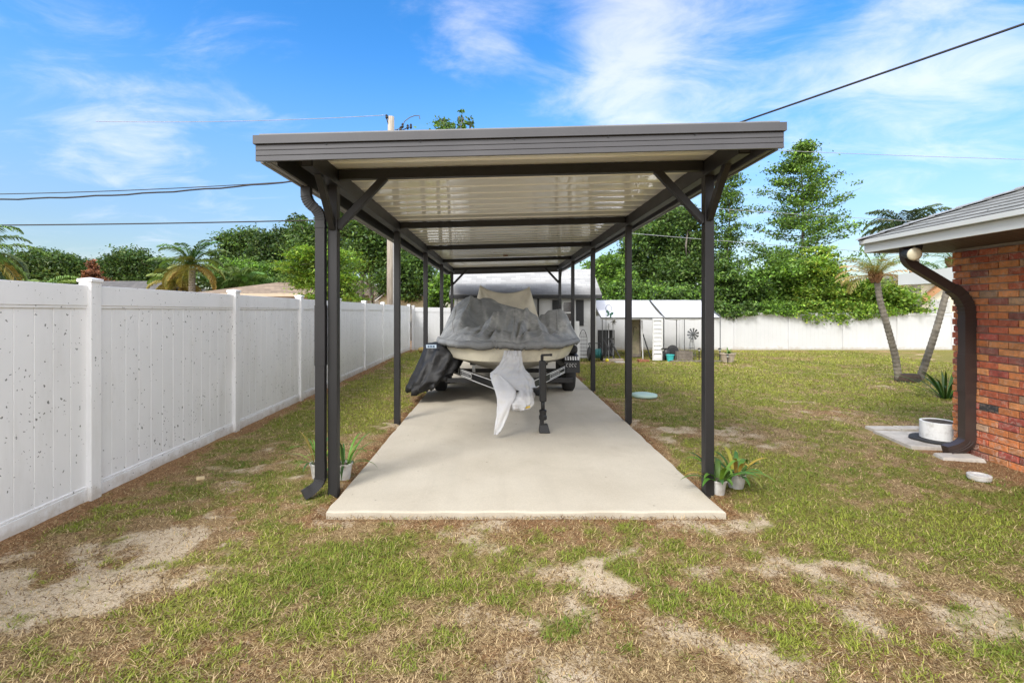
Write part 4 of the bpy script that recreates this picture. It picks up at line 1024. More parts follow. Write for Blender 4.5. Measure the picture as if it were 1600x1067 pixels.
tag(MB().box(5.0, 6.55, 14.02, 14.09, -.02, .045).build('edging_board', M_GREYWOOD, bevel=.006), 'long grey edging board on the grass before the wooden planter', 'edging')

# ------------------------------------------------------------------ strap-leaved plants
def strap(mb, c, az, ln, wd, rise, droop, col, n=9, fold=.25):
    """one long leaf: climbs at the angle rise, then bends over by droop"""
    x, y, z = c; th = rise; dx, dy = math.cos(az), math.sin(az); vs = []; st = ln/n
    for k in range(n+1):
        t = k/n; w = wd*(.55+.9*t if t < .4 else .91*(1-((t-.4)/.6)**2.2)+.02)/2
        px_, py_ = -dy*w, dx*w
        vs += [(x-px_, y-py_, z+w*fold), (x, y, z), (x+px_, y+py_, z+w*fold)]
        x += dx*math.cos(th)*st; y += dy*math.cos(th)*st; z += math.sin(th)*st; th -= droop/n*(.4+1.3*t)
        z = max(z, .004)
    fs = []
    for k in range(n):
        a = k*3; fs += [(a, a+1, a+4, a+3), (a+1, a+2, a+5, a+4)]
    mb.add(vs, fs, col)
def strap_plant(root, c, n, ln, wd, cols, rise=(0.7, 1.4), droop=(1.2, 2.6), seed=1, name='leaves', r0=.05):
    rd = random.Random(seed); mb = MB()
    for k in range(n):
        az = k*2.399+rd.uniform(-.4, .4); cc = rd.choice(cols)
        strap(mb, (c[0]+r0*math.cos(az), c[1]+r0*math.sin(az), c[2]), az, ln*rd.uniform(.6, 1.15), wd*rd.uniform(.75, 1.2), rd.uniform(*rise), rd.uniform(*droop), tuple(v*rd.uniform(.8, 1.2) for v in cc))
    return mb.build(name, M_FROND, root, smooth=True, fix=False)
GL = [(.075, .17, .025), (.11, .21, .03), (.045, .11, .022), (.16, .24, .04)]
YL = [(.33, .27, .04), (.28, .25, .05), (.34, .22, .05)]
def potted(px, py, r, h, n, ln, wd, label, seed, cols, y=None):
    y = y or 1200/(py-HY); x = (px-CX)/F*y
    root = pot((x, y, 0), r, h, 'potted_plant', M_POTWHITE, label, 'potted plant', 'white potted plants at the front posts')
    strap_plant(root, (x, y, h*.85), n, ln, wd, cols, seed=seed, rise=(.35, 1.45), droop=(.9, 2.6))
potted(1122, 771, .072, .125, 24, .29, .044, 'front white pot of strap leaves right of the slab corner, leaning to the post', 3, GL*5+YL)
potted(1150, 766, .085, .13, 26, .31, .040, 'rear white pot of strap leaves with yellowing tips right of the slab corner', 8, GL*5+YL, 4.27)
potted(497, 752, .075, .14, 22, .36, .022, 'white pot with thin yellowish leaves behind the carport downspout', 5, GL+[(.24, .27, .06)]+YL[:1], 4.52)
potted(538, 752, .075, .15, 22, .36, .026, 'white pot with green arching leaves at the slab edge behind the post', 6, GL, 4.48)
x_, y_ = 7.80, 8.4
sp_ = thing('lily_plant', 'dark green spiky lily plant growing by the brick house corner', 'plant', (x_, y_, 0))
strap_plant(sp_, (x_, y_, 0), 30, .80, .042, [(.03, .075, .015), (.05, .11, .02), (.02, .05, .012)], (.5, 1.45), (.5, 1.7), 12, r0=.06)
x_, y_, z_ = W(1137, 563, 14.0); root = pot((x_, y_, 0), .21, .26, 'planter_pot', M_CLAY, 'broad tan planter pot with a small fern at the right end of the canopy', 'pot')
strap_plant(root, (x_, y_, .22), 12, .26, .04, GL, seed=15)

# ------------------------------------------------------------------ small things on the lawn
x_, y_, z_ = W(1006, 620, 8.6); tag(MB().lathe((x_, y_, .0), [(.225, 0), (.235, .02), (.23, .045), (.15, .062), (.02, .066)], 36).build('round_lid', M_GREENLID, smooth=True), 'pale green round plastic lid lying on the grass right of a carport post', 'lid')
x_, y_, z_ = W(1530, 750, 4.44); tag(MB().lathe((x_, y_, .01), [(.082, 0), (.086, .012), (.088, .040), (.084, .045), (.06, .047), (.058, .036), (.01, .036)], 28).build('plastic_disc', M_POTWHITE), 'round white plastic disc lying on the soil by the brick wall', 'plastic disc')
x_, y_, z_ = W(313, 750, 4.44); o = MB().box(x_-.035, x_+.035, y_-.03, y_+.03, .005, .03).build('wood_chip', mat('tan_scrap', (.50, .38, .21), .9, 0, .15, 20), bevel=.01); o.rotation_euler = (.2, .1, .6); tag(o, 'tan scrap of board lying on the grass by the left fence', 'scrap')
x_, y_, z_ = W(660, 549, 16.9); tag(MB().lathe((x_, y_, 0), [(.02, 0), (.14, .04), (.17, .1), (.13, .17), (.02, .2)], 16).build('yellow_rock', mat('ochre_rock', (.45, .33, .12), .9, 0, .3, 9, .6, 20), smooth=True), 'rounded ochre rock on the soil at the far end of the left fence', 'rock')
# pavers, mat and white ring by the house
for k, (cx_, cy_, w_, l_, a_, lb_) in enumerate(((5.03, 5.72, .66, .72, -.16, 'large grey concrete paver under the white planter ring'), (4.98, 6.24, .34, .17, -.05, 'small grey concrete paver at the left of the back row by the planter'), (5.35, 6.23, .36, .17, -.05, 'small grey concrete paver at the right of the back row by the planter'))):
    o = MB().box(cx_-w_/2, cx_+w_/2, cy_-l_/2, cy_+l_/2, -.03, .035+.004*k).build('paver', M_CONCPAVER, at=(cx_, cy_, 0), bevel=.006); o.rotation_euler.z = a_; tag(o, lb_, 'paver', 'concrete pavers by the house')
mb = MB(); mb.rings([[(5.12+.235*math.cos(a)*(1+.05*math.sin(7*a)), 5.66+.24*math.sin(a)*(1+.06*math.sin(5*a)), z) for a in np.linspace(0, 2*math.pi, 40)[:-1]] for z in (.044, .056)])
tag(mb.build('rubber_mat', M_TYRE), 'black rubber mat lying on the paver under the white planter ring', 'mat')
mb = MB(); c = (5.19, 5.67)
mb.lathe((c[0], c[1], .058), [(.18, 0), (.18, .195), (.167, .20), (.157, .195), (.157, .02), (.01, .02)], 36)
pr_ = mb.build('planter_ring', mat('white_ring_paint', (.66, .66, .65), .6, 0, .06, 8, .2, 40, grime=(.35, .33, .30), gs=7), smooth=False); tag(pr_, 'low round white planter standing on the pavers at the house corner', 'planter')
MB().lathe((c[0], c[1], .24), [(.155, 0), (.12, .015), (.01, .02)], 24).build('soil', M_SOIL, pr_)
sb = MB(); a0 = W(1475, 716, 5.05)
sb.add([(4.62, 5.00, 0), (5.0, 4.92, 0), (5.02, 5.12, 0), (4.66, 5.18, 0), (4.63, 5.01, .035), (4.99, 4.94, .04), (5.0, 5.11, .045), (4.67, 5.16, .04)], [(3, 2, 1, 0), (4, 5, 6, 7), (0, 1, 5, 4), (1, 2, 6, 5), (2, 3, 7, 6), (3, 0, 4, 7)])
tag(sb.build('splash_block', M_CONCPAVER, bevel=.008), 'broken concrete splash block under the brown downspout', 'splash block')

# ------------------------------------------------------------------ brick house
hs = thing('brick_house', 'red brick house corner with brown soffit and grey shingle roof at the right', 'house', (HC.x, HC.y, 0))
def HW(a, b, z): p = HC-HD*a+HP*b; return (p.x, p.y, z)         # a: along the wall towards the viewer, b: into the house
SZ = 2.255
mb = MB(); mb.add([HW(.0, .012, -.1), HW(8, .012, -.1), HW(8, .012, SZ), HW(0, .012, SZ), HW(0.0, 6, -.1), HW(0.0, 6, SZ)], [(0, 1, 2, 3), (0, 4, 5, 3)])
mb.v = [p for p in mb.v]; mb.build('wall', mat('mortar', (.36, .31, .26), .95, 0, .2, 12, .4, 90), hs)
BP = [((.45, .155, .052), 9), ((.37, .092, .043), 8), ((.48, .195, .07), 8), ((.29, .062, .044), 5), ((.22, .075, .055), 3), ((.04, .041, .045), 1.2), ((.36, .22, .13), 1.5)]
def brick_c(rd):
    c = rd.choices([q[0] for q in BP], [q[1] for q in BP])[0]; k = rd.uniform(.8, 1.2); return tuple(v*k for v in c)
rd = random.Random(4); mb = MB(); row = 0; z = .0; BL, BH, JT = .196, .0635, .0105
while z+BH < SZ+.02:
    off = (row % 2)*(BL+JT)/2
    a = -off
    while a < 7.5:
        a0 = max(a, -.012); a1 = min(a+BL, 7.6)
        if a1-a0 > .03:
            jz = rd.uniform(-.0015, .0015); pr = rd.uniform(.006, .012); c_ = brick_c(rd); e = .004
            zz1 = min(z+BH, SZ+.0)
            f = [(a0, z), (a1, z), (a1, zz1), (a0, zz1)]; cxx, czz = (a0+a1)/2, (z+zz1)/2
            out_ = [(q+e*(1 if q < cxx else -1), w+e*(1 if w < czz else -1)) for q, w in f]
            vs = [HW(q, .013, w+jz) for q, w in f]+[HW(q, .003-pr, w+jz) for q, w in f]+[HW(q, -.002-pr, w+jz) for q, w in out_]
            fs = [(0, 1, 5, 4), (1, 2, 6, 5), (2, 3, 7, 6), (3, 0, 4, 7), (4, 5, 9, 8), (5, 6, 10, 9), (6, 7, 11, 10), (7, 4, 8, 11), (8, 9, 10, 11)]
            mb.add(vs, fs, c_)
        a += BL+JT
    b = .0 if row % 2 else .1
    while b < 1.2:
        c_ = brick_c(rd); q0, q1 = b, b+BL
        vs = [HW(-.012, q0, z), HW(-.012, q1, z), HW(-.012, q1, z+BH), HW(-.012, q0, z+BH), HW(.002, q0, z), HW(.002, q1, z), HW(.002, q1, z+BH), HW(.002, q0, z+BH)]
        mb.add(vs, [(0, 1, 2, 3), (4, 5, 6, 7), (0, 1, 5, 4), (1, 2, 6, 5), (2, 3, 7, 6), (3, 0, 4, 7)], c_); b += BL+JT
    row += 1; z += BH+JT
def mk_brick():
    m, nt, p, out = nmat('wall_brick_face')
    a = N(nt, 'ShaderNodeAttribute', attribute_name='tint'); v = pos(nt)
    n1 = noise(nt, v, 22, 6, .7)
    col = mixc(nt, .75, a.outputs['Color'], ramp(nt, n1, [(.28, (.35, .33, .33)), (.46, (.95, .95, .95)), (.72, (1.6, 1.45, 1.25))]), 'MULTIPLY')
    ef = ramp(nt, noise(nt, v, 17, 8, .78, 1.0), [(.50, (0, 0, 0)), (.63, (.9, .9, .9))])
    br = ramp(nt, noise(nt, v, 1.1, 3), [(.35, (.25, .25, .25)), (.65, (1, 1, 1))])
    e2 = mixc(nt, 1.0, ef, br, 'MULTIPLY')
    col = mixc(nt, e2, col, (.52, .38, .30))
    L(nt, col, p.inputs['Base Color']); p.inputs['Roughness'].default_value = .85
    bump(nt, p, n1, .6, .006); return m
mb.build('brickwork', mk_brick(), hs, fix=False)
# eaves, fascia, roof
OV, OR_ = .80, .22                                             # overhang at the side and at the rear
def ring(a, b): return HW(a, b, 0)[:2]
mb = MB(); mb.add([HW(-OR_, -OV, SZ), HW(8, -OV, SZ), HW(8, .3, SZ), HW(-OR_, .3, SZ), HW(-OR_, 6, SZ), HW(.3, 6, SZ), HW(.3, .3, SZ)], [(0, 1, 2, 3)])
gr_ = MB()
for k in range(9):
    b0 = -OV+.02+k*.1; gr_.add([HW(-OR_+.02, b0, SZ-.006), HW(8, b0, SZ-.006), HW(8, b0+.085, SZ-.006), HW(-OR_+.02, b0+.085, SZ-.006)], [(0, 1, 2, 3)])
mb.v = [(x, y, z+.004) for x, y, z in mb.v]; mb.build('soffit', M_SOFFIT, hs); gr_.build('soffit_boards', M_SOFFIT, hs, solid=.004)
def strip(p0, p1, z0, z1, th, name, m):
    d_ = (Vector(p1)-Vector(p0)).normalized(); n_ = Vector((d_.y, -d_.x))*th
    mb = MB(); q = [Vector(p0), Vector(p1), Vector(p1)+n_, Vector(p0)+n_]
    mb.add([(*v, z0) for v in q]+[(*v, z1) for v in q], [(3, 2, 1, 0), (4, 5, 6, 7), (0, 1, 5, 4), (1, 2, 6, 5), (2, 3, 7, 6), (3, 0, 4, 7)]); return mb.build(name, m, hs, bevel=.003)
FT = SZ+.125
strip(ring(-OR_, -OV), ring(8, -OV), SZ-.018, FT-.045, .025, 'fascia', M_HOUSEFASCIA)
strip(ring(-OR_-.01, -OV-.028), ring(8, -OV-.028), FT-.043, FT+.002, .05, 'drip_edge', M_HOUSEFASCIA)
strip(ring(-OR_, 6), ring(-OR_, -OV+.002), SZ-.018, FT-.045, .025, 'fascia', M_HOUSEFASCIA)
strip(ring(-OR_-.03, 6), ring(-OR_-.03, -OV-.03), FT-.043, FT+.002, .05, 'drip_edge', M_HOUSEFASCIA)
mb = MB(); mb.uv = []; S_ = .405; T = 5.0
def courses(P0, P1, up, nrm_len, n, lim):
    """overlapping shingle courses, each lying a little over the one below"""
    for k in range(n):
        t0, t1 = k*.14, k*.14+.15
        A0, A1 = Vector(P0)+Vector(up[0])*t0, Vector(P1)+Vector(up[1])*t0; B0, B1 = Vector(P0)+Vector(up[0])*t1, Vector(P1)+Vector(up[1])*t1
        A0.z += .014; A1.z += .014; B0.z += .003; B1.z += .003
        L0 = (A1-A0).length
        roof_plane(mb, [tuple(A0), tuple(A1), tuple(B1), tuple(B0)], [(0, t0*1.08), (L0, t0*1.08), (L0-t1*0, t1*1.08), (t1, t1*1.08)])
        A0b, A1b = A0.copy(), A1.copy(); A0b.z -= .014; A1b.z -= .014
        roof_plane(mb, [tuple(A0b), tuple(A1b), tuple(A1), tuple(A0)], [(0, 0), (L0, 0), (L0, .004), (0, .004)])
hx, hp = Vector((HD.x, HD.y, 0)), Vector((HP.x, HP.y, 0))
P0 = Vector(HW(-OR_-.04, -OV-.07, FT)); P1 = Vector(HW(8, -OV-.07, FT)); P2 = Vector(HW(-OR_-.04, 8, FT))
courses(P0, P1, ((hp-hx)+Vector((0, 0, S_)), hp+Vector((0, 0, S_))), 1, 34, T)
courses(P2, P0, (-hx+Vector((0, 0, S_)), (hp-hx)+Vector((0, 0, S_))), 1, 34, T)
mb.build('roof', M_SHINGLE, hs, fix=False)
mb = MB()
for k in range(30):
    q = P0+((hp-hx)+Vector((0, 0, S_)))*(k*.15); q2 = P0+((hp-hx)+Vector((0, 0, S_)))*(k*.15+.19); q.z += .03; q2.z += .018
    sd = (hp+hx).normalized()*.11
    mb.add([tuple(q-sd-Vector((0, 0, .03))), tuple(q), tuple(q+sd-Vector((0, 0, .03))), tuple(q2-sd-Vector((0, 0, .03))), tuple(q2), tuple(q2+sd-Vector((0, 0, .03)))], [(0, 1, 4, 3), (1, 2, 5, 4)])
mb.build('hip_cap', mat('ridge_shingle', (.26, .27, .28), .9, 0, .2, 20), hs, solid=.006, fix=False)
# house downspout with offset
px0 = [HW(.24, -.70, SZ), HW(.24, -.70, SZ-.16), HW(.24, -.07, 1.70), HW(.24, -.07, 1.3)]
pth = bend(px0, 7)+[Vector(HW(.24, -.07, .28))]
hd_ = MB().sweep(pth, [(-.047, -.038), (-.02, -.042), (.02, -.042), (.047, -.038), (.047, .038), (-.047, .038)], tuple(-hx)).build('downspout', M_BROWNGUTTER, hs, bevel=.004)
kk = bend([Vector(HW(.24, -.07, .285)), Vector(HW(.24, -.07, .15)), Vector(HW(.24, -.17, .085)), Vector(HW(.24, -.29, .05))], 8)
mb = MB().sweep(kk, [(-.058, -.045), (.058, -.045), (.058, .045), (-.058, .045)], tuple(-hx))
for q in (-.03, .0, .03): mb.sweep([v+Vector(tuple(hx))*(q) + Vector((0, 0, 0)) for v in kk[3:]], [(-.006, .0455), (.006, .0455), (.004, .052), (-.004, .052)], tuple(-hx))
mb.build('elbow', M_BROWNGUTTER, hd_)
mb = MB().sweep(pth[9:19], [(-.0555, -.0465), (.0555, -.0465), (.0555, .0425), (-.0555, .0425)], tuple(-hx))
for k in range(11, 19):
    if k < len(pth)-1: mb.sweep([pth[k]+(pth[k+1]-pth[k])*.2, pth[k]+(pth[k+1]-pth[k])*.6], [(-.06, -.051), (.06, -.051), (.06, .046), (-.06, .046)], tuple(-hx))
mb.build('crimp_rings', M_BROWNGUTTER, hd_)
fl_ = thing('floodlight', 'round pale floodlight hanging under the brown soffit by the downspout', 'floodlight', HW(.28, -.69, SZ))
c = Vector(HW(.42, -.76, SZ-.10)); ax = (Vector((-.25, -1, -.18))).normalized(); sd = ax.cross(Vector((0, 0, 1))).normalized(); u_ = sd.cross(ax)
def disc(c, ax, sd, u_, prof, n=22): return [[tuple(c+ax*h+sd*r*math.cos(2*math.pi*k/n)+u_*r*math.sin(2*math.pi*k/n)) for k in range(n)] for r, h in prof]
MB().rings(disc(c, ax, sd, u_, [(.02, -.16), (.05, -.14), (.066, 0), (.068, .015)])).build('lamp_body', M_SHUTTER, fl_, smooth=True)
MB().rings(disc(c, ax, sd, u_, [(.067, .006), (.068, .018), (.05, .030), (.01, .036)])).build('lens', mat('cream_lens', (.62, .57, .42), .25), fl_, smooth=True)
MB().tube([HW(.42, -.70, SZ), HW(.42, -.72, SZ-.07)], .03, 10).build('mount', M_SHUTTER, fl_)
# lower wing behind: only its pale eave is seen
mb = MB(); x0, y0, z0 = 7.55, 9.1, 2.02
mb.add([(x0, y0, z0), (x0+5, y0-.7, z0), (x0+5, y0-4, z0), (x0+.6, y0-3.2, z0), (x0, y0, z0+.20), (x0+5, y0-.7, z0+.20), (x0+5, y0-4, z0+.42), (x0+.6, y0-3.2, z0+.42)], [(3, 2, 1, 0), (4, 5, 6, 7), (0, 1, 5, 4), (1, 2, 6, 5), (2, 3, 7, 6), (3, 0, 4, 7)])
mb.build('wing_roof', M_HOUSEFASCIA, hs)

# ------------------------------------------------------------------ leaves and trees
def leaf_arrays(P, size, rg, up=.5, lo=None, aspect=.55, dirs=None):
    n = len(P)
    nz = rg.normal(size=(n, 3)); nz[:, 2] += up*1.5; nz /= np.linalg.norm(nz, axis=1, keepdims=True)
    a = rg.normal(size=(n, 3)) if dirs is None else dirs+.35*rg.normal(size=(n, 3)); a -= nz*np.sum(a*nz, 1, keepdims=True); a /= np.linalg.norm(a, axis=1, keepdims=True)
    b = np.cross(nz, a); s = size*(.6+.8*rg.random((n, 1)))
    V = np.empty((n, 4, 3)); V[:, 0] = P-a*s*.5; V[:, 1] = P+b*s*aspect*.5+nz*s*.10; V[:, 2] = P+a*s*.55; V[:, 3] = P-b*s*aspect*.5+nz*s*.10
    return V.reshape(-1, 3)
def crown_points(blobs, n, rg, sub=26, tight=.30):
    vol = np.array([b[3]*b[4]*b[5] for b in blobs])**.75; vol /= vol.sum(); out = []; tn = []
    for b, f in zip(blobs, vol):
        c = np.array(b[:3]); r = np.array(b[3:6]); m = int(n*f)+8; ns = max(6, int(sub*(len(blobs)*f)**.5))
        dirs = rg.normal(size=(ns, 3)); dirs /= np.linalg.norm(dirs, axis=1, keepdims=True)
        rad = rg.random((ns, 1))**.42; cs = c+dirs*rad*r
        k = rg.integers(0, ns, m); sr = tight*(.5+rg.random(ns))[k][:, None]
        q = rg.normal(size=(m, 3))*np.array([1, 1, .62]); p = cs[k]+q*r*sr
        out.append(p); tn.append((.5+.95*rg.random(ns))[k])
    return np.concatenate(out), np.concatenate(tn)
def foliage(name, root, blobs, n, size, pal, seed, sub=26, tight=.30, up=.5, zmin=None, aspect=.55):
    rg = np.random.default_rng(seed); P, tn = crown_points(blobs, n, rg, sub, tight)
    if zmin is not None: k = P[:, 2] > zmin; P, tn = P[k], tn[k]
    V = leaf_arrays(P, size, rg, up, aspect=aspect); m = len(P)
    c = 1.65*np.array(pal)[rg.integers(0, len(pal), m)]*tn[:, None]*(.75+.5*rg.random((m, 1)))
    return np_mesh(name, V, [(np.arange(m*4), 4)], np.repeat(c, 4, 0), M_LEAF, root)
def limbs(root, base, top, blobs, r, seed, name='trunk', m=None, twigs=True):
    rd = random.Random(seed); mb = MB(); b = Vector(base); t = Vector(top)
    pts = [b.lerp(t, k/7)+Vector((rd.uniform(-1, 1), rd.uniform(-1, 1), 0))*r*.8*(k > 0) for k in range(8)]
    mb.tube(pts, [r*(1.25-.95*k/7) for k in range(8)], 9)
    for bl in blobs:
        c = Vector(bl[:3]); k = rd.randint(2, 6); s = pts[k]
        if (c-s).length < .3: continue
        mid = s.lerp(c, .5)+Vector((rd.uniform(-.1, .1), rd.uniform(-.1, .1), .12))*(c-s).length
        mb.tube([s, mid, c], [r*.5, r*.3, r*.12], 6)
        for _ in range(4 if twigs else 0):
            e = c+Vector((rd.uniform(-.85, .85)*bl[3], rd.uniform(-.85, .85)*bl[4], rd.uniform(-.3, .85)*bl[5])); mb.tube([c.lerp(mid, .3), e], [r*.14, r*.05], 5)
    return mb.build(name, m or M_BARK, root, smooth=True, fix=False)
def tree(name, label, cat, px, y, blobs_px, n, size, pal, seed, group=None, r=.12, sub=26, tight=.30, up=.5, depth=None, zmin=None, aspect=.55):
    """blobs_px: (px, py, rx px, rz px) surveyed at the tree's distance"""
    x = (px-CX)/F*y; root = thing(name, label, cat, (x, y, 0), group); k = y/F
    rd = random.Random(seed); blobs = []
    for bx, by, rx, rz_ in blobs_px:
        X_, Y_, Z_ = W(bx, by, y); dd = depth or max(rx*k*.9, .4)
        blobs.append((X_, y+rd.uniform(-.35, .35)*dd, Z_, rx*k, dd, rz_*k))
    zt = max(b[2] for b in blobs); xt = [b for b in blobs if b[2] == zt][0]
    limbs(root, (x, y, -.1), (xt[0], xt[1], zt+.3*xt[5]), blobs, r, seed)
    foliage('crown', root, blobs, n, size, pal, seed, sub, tight, up, zmin, aspect)
    return root
DK = [(.020, .042, .012), (.030, .060, .017), (.045, .080, .022), (.075, .105, .030)]
MD = [(.050, .095, .020), (.070, .125, .026), (.095, .150, .032), (.040, .075, .018)]
BR = [(.085, .165, .022), (.115, .205, .028), (.15, .24, .032), (.065, .125, .020)]
YG = [(.14, .19, .03), (.18, .23, .035), (.10, .16, .026), (.23, .26, .05), (.06, .10, .02)]
GT = 'trees beyond the fences'
# left skyline, far away
for k, (px, bl, lb_) in enumerate([
    (25, [(20, 420, 40, 20), (45, 412, 26, 16)], 'far dark tree at the left edge, low and wide'),
    (75, [(72, 408, 30, 18), (88, 415, 26, 16), (62, 398, 14, 8)], 'far dark tree with small tufts on its top, left of the reddish conifer'),
    (120, [(118, 415, 32, 16), (105, 405, 18, 9)], 'far dark tree just left of the reddish conifer'),
    (172, [(165, 424, 30, 14), (188, 420, 26, 18)], 'far low green tree just right of the reddish conifer'),
    (205, [(203, 410, 30, 22), (222, 418, 22, 18), (196, 402, 16, 12)], 'far rounded dark green tree between the conifer and the palms'),
    (245, [(240, 420, 26, 18), (262, 425, 24, 14)], 'far dark tree directly behind the yellowing palm'),
]):
    tree('far_tree', lb_, 'tree', px, 52, bl+[(b[0], 436, b[2]*1.15, 14) for b in bl], 13000, .27, DK+MD[:1], 30+k, GT, .3, 34, .26)
tree('conifer', 'small reddish brown conifer far behind the left fence', 'tree', 145, 40, [(145, 412, 3, 6), (145, 420, 7, 6), (145, 428, 10, 6), (145, 436, 13, 5)], 1500, .25, [(.16, .07, .04), (.22, .09, .05), (.12, .06, .04)], 51, GT, .1)
for k, (px, y, bl, n, sz, pal, lb_) in enumerate([
    (365, 44, [(365, 385, 24, 20), (388, 380, 30, 22), (350, 405, 18, 22), (385, 420, 40, 22), (345, 425, 26, 18)], 16000, .25, MD+DK, 'tall bushy tree behind the tan house left of the carport'),
    (425, 40, [(425, 385, 34, 26), (440, 402, 28, 34), (410, 410, 26, 26), (455, 372, 22, 18)], 17000, .22, DK, 'large dark oak behind the tan house beside the carport corner'),
    (400, 36, [(372, 425, 40, 20), (405, 432, 34, 18), (345, 434, 26, 16), (440, 430, 26, 18)], 12000, .19, MD+BR[:2], 'lighter bushy tree in front of the dark oak behind the tan house'),
    (480, 32, [(475, 370, 22, 26), (490, 385, 34, 34), (465, 350, 14, 14), (520, 372, 26, 30), (505, 425, 50, 34)], 17000, .19, DK+MD, 'dark tree showing above the bright green tree at the carport post'),
]): tree('broadleaf_tree', lb_, 'tree', px, y, bl, n, sz, pal, 60+k, GT, .25, 30, .27)
tree('bright_tree', 'bright yellow green leafy tree just over the left fence by the carport post', 'tree', 510, 15.6,
     [(500, 395, 38, 12), (470, 402, 26, 10), (520, 405, 40, 12), (480, 425, 36, 10), (530, 430, 40, 12), (470, 440, 24, 9), (505, 445, 40, 11), (540, 452, 32, 13), (500, 462, 26, 8), (550, 468, 22, 8), (458, 420, 16, 8)], 15000, .105, BR+YG[:2], 71, GT, .07, 22, .27, 1.3, depth=.75, aspect=.42)
for k, (px, y, bl, n, sz, pal, lb_) in enumerate([
    (585, 25, [(575, 365, 34, 26), (600, 380, 34, 28), (590, 408, 44, 28), (560, 395, 26, 30), (625, 395, 26, 30)], 15000, .17, MD+DK, 'leafy green tree behind the utility pole under the carport roof'),
    (640, 23, [(640, 415, 30, 28), (665, 440, 26, 24), (640, 450, 34, 18), (610, 440, 24, 20)], 13000, .15, MD+DK[:2], 'dense green tree seen between the left carport posts'),
    (560, 27, [(545, 350, 30, 22), (570, 340, 26, 14)], 5000, .18, DK+MD, 'dark treetop just under the left gutter of the carport'),
]): tree('broadleaf_tree', lb_, 'tree', px, y, bl, n, sz, pal, 80+k, GT, .16, 34, .28)
tree('garden_bush', 'bright leafy bush hanging over the fence left of the shed', 'bush', 690, 18.9, [(688, 450, 18, 16), (700, 438, 16, 14), (682, 472, 14, 14), (700, 466, 14, 12)], 5500, .12, BR+MD, 88, GT, .05, 22, .28, .9, depth=.6)
tree('slender_tree', 'tall tree whose two leafy tips rise above the carport roof', 'tree', 705, 40, [(690, 204, 17, 12), (688, 190, 8, 8), (701, 193, 8, 8), (724, 204, 14, 14), (722, 186, 8, 11), (735, 193, 5, 8), (705, 250, 40, 40)], 2600, .30, MD+BR[:1], 90, GT, .2, 14, .36)
def branchy(name, label, px, y, top_py, env, seed, n, size, pal, r=.09, levels=24, low_py=430):
    """a slim tree: spokes of branches at every level, leaf sprays along each"""
    x = (px-CX)/F*y; root = thing(name, label, 'tree', (x, y, 0), GT); rd = random.Random(seed); k = y/F
    zt = W(px, top_py, y)[2]; zl = W(px, low_py, y)[2]; mb = MB(); blobs = []
    tp = [Vector((x+.06*math.sin(i*1.3+seed), y+.06*math.cos(i*1.7), -.1+(zt+.1)*i/12)) for i in range(13)]
    mb.tube(tp, [r*(1.2-1.08*i/12) for i in range(13)], 8)
    for i in range(levels):
        t = i/(levels-1); z = zl+(zt-zl)*t; e = np.interp(t, *zip(*env))*k
        for j in range(rd.choice((3, 4, 5))):
            az = rd.uniform(0, 6.283); ln = e*rd.uniform(.45, 1.12); up = rd.uniform(.05, .45)+.5*t**3
            b = Vector((x, y, z-.2)); d_ = Vector((math.cos(az), math.sin(az), up)); tip = b+d_*ln; midp = b+d_*ln*.5+Vector((0, 0, -.06*ln))
            mb.tube([b, midp, tip], [r*.22, r*.14, r*.05], 5)
            for q in np.arange(.30, 1.06, .17):
                p = b+d_*ln*q+Vector((rd.gauss(0, .1), rd.gauss(0, .1), rd.gauss(0, .07))); s_ = rd.uniform(.16, .34)*(.75+.35*min(1, e))
                blobs.append((p.x, p.y, p.z, s_, s_, s_*.55))
    mb.build('trunk', M_BARK, root, smooth=True, fix=False)
    foliage('crown', root, blobs, n, size, pal, seed, int(5*len(blobs)), .45, .5)
    return root
# right side
for k, (px, y, bl, n, sz, pal, lb_) in enumerate([
    (945, 20.4, [(930, 466, 26, 20), (935, 430, 22, 24), (952, 412, 22, 14), (945, 455, 30, 22), (968, 440, 22, 26)], 18000, .13, BR+MD, 'bright green bushy tree right of the shed roof'),
    (1015, 24, [(1000, 380, 30, 28), (1025, 355, 32, 30), (1050, 335, 26, 20), (1005, 420, 34, 30), (1045, 395, 34, 34), (985, 405, 20, 26)], 22000, .15, MD+DK, 'big dark leafy tree behind the canopy between the right carport posts'),
    (1075, 22.5, [(1075, 345, 20, 24), (1085, 385, 26, 30), (1075, 425, 34, 28), (1045, 440, 30, 22)], 15000, .14, MD+DK, 'dark leafy tree just left of the front right carport post'),
    (1000, 19.6, [(955, 462, 30, 20), (990, 458, 44, 20), (1040, 462, 44, 18), (1080, 462, 40, 20), (1115, 470, 24, 20)], 26000, .12, BR[:2]+MD+DK, 'leafy hedge tree low behind the canopy ridge'),
]): tree('broadleaf_tree', lb_, 'tree', px, y, bl, n, sz, pal, 100+k, GT, .16, 34, .28)
branchy('slender_tree', 'slender loose tree right behind the front right carport post', 1138, 21.5, 262, [(0, 42), (.5, 34), (.85, 20), (1, 5)], 110, 7500, .115, MD+BR[:1]+DK[2:], .08, 17, 470)
branchy('slender_tree', 'tall slim tree with airy layered branches right of the carport', 1254, 22.5, 224, [(0, 84), (.3, 84), (.52, 70), (.72, 48), (.88, 22), (1, 5)], 111, 16000, .12, MD+MD+BR, .09, 22, 432)
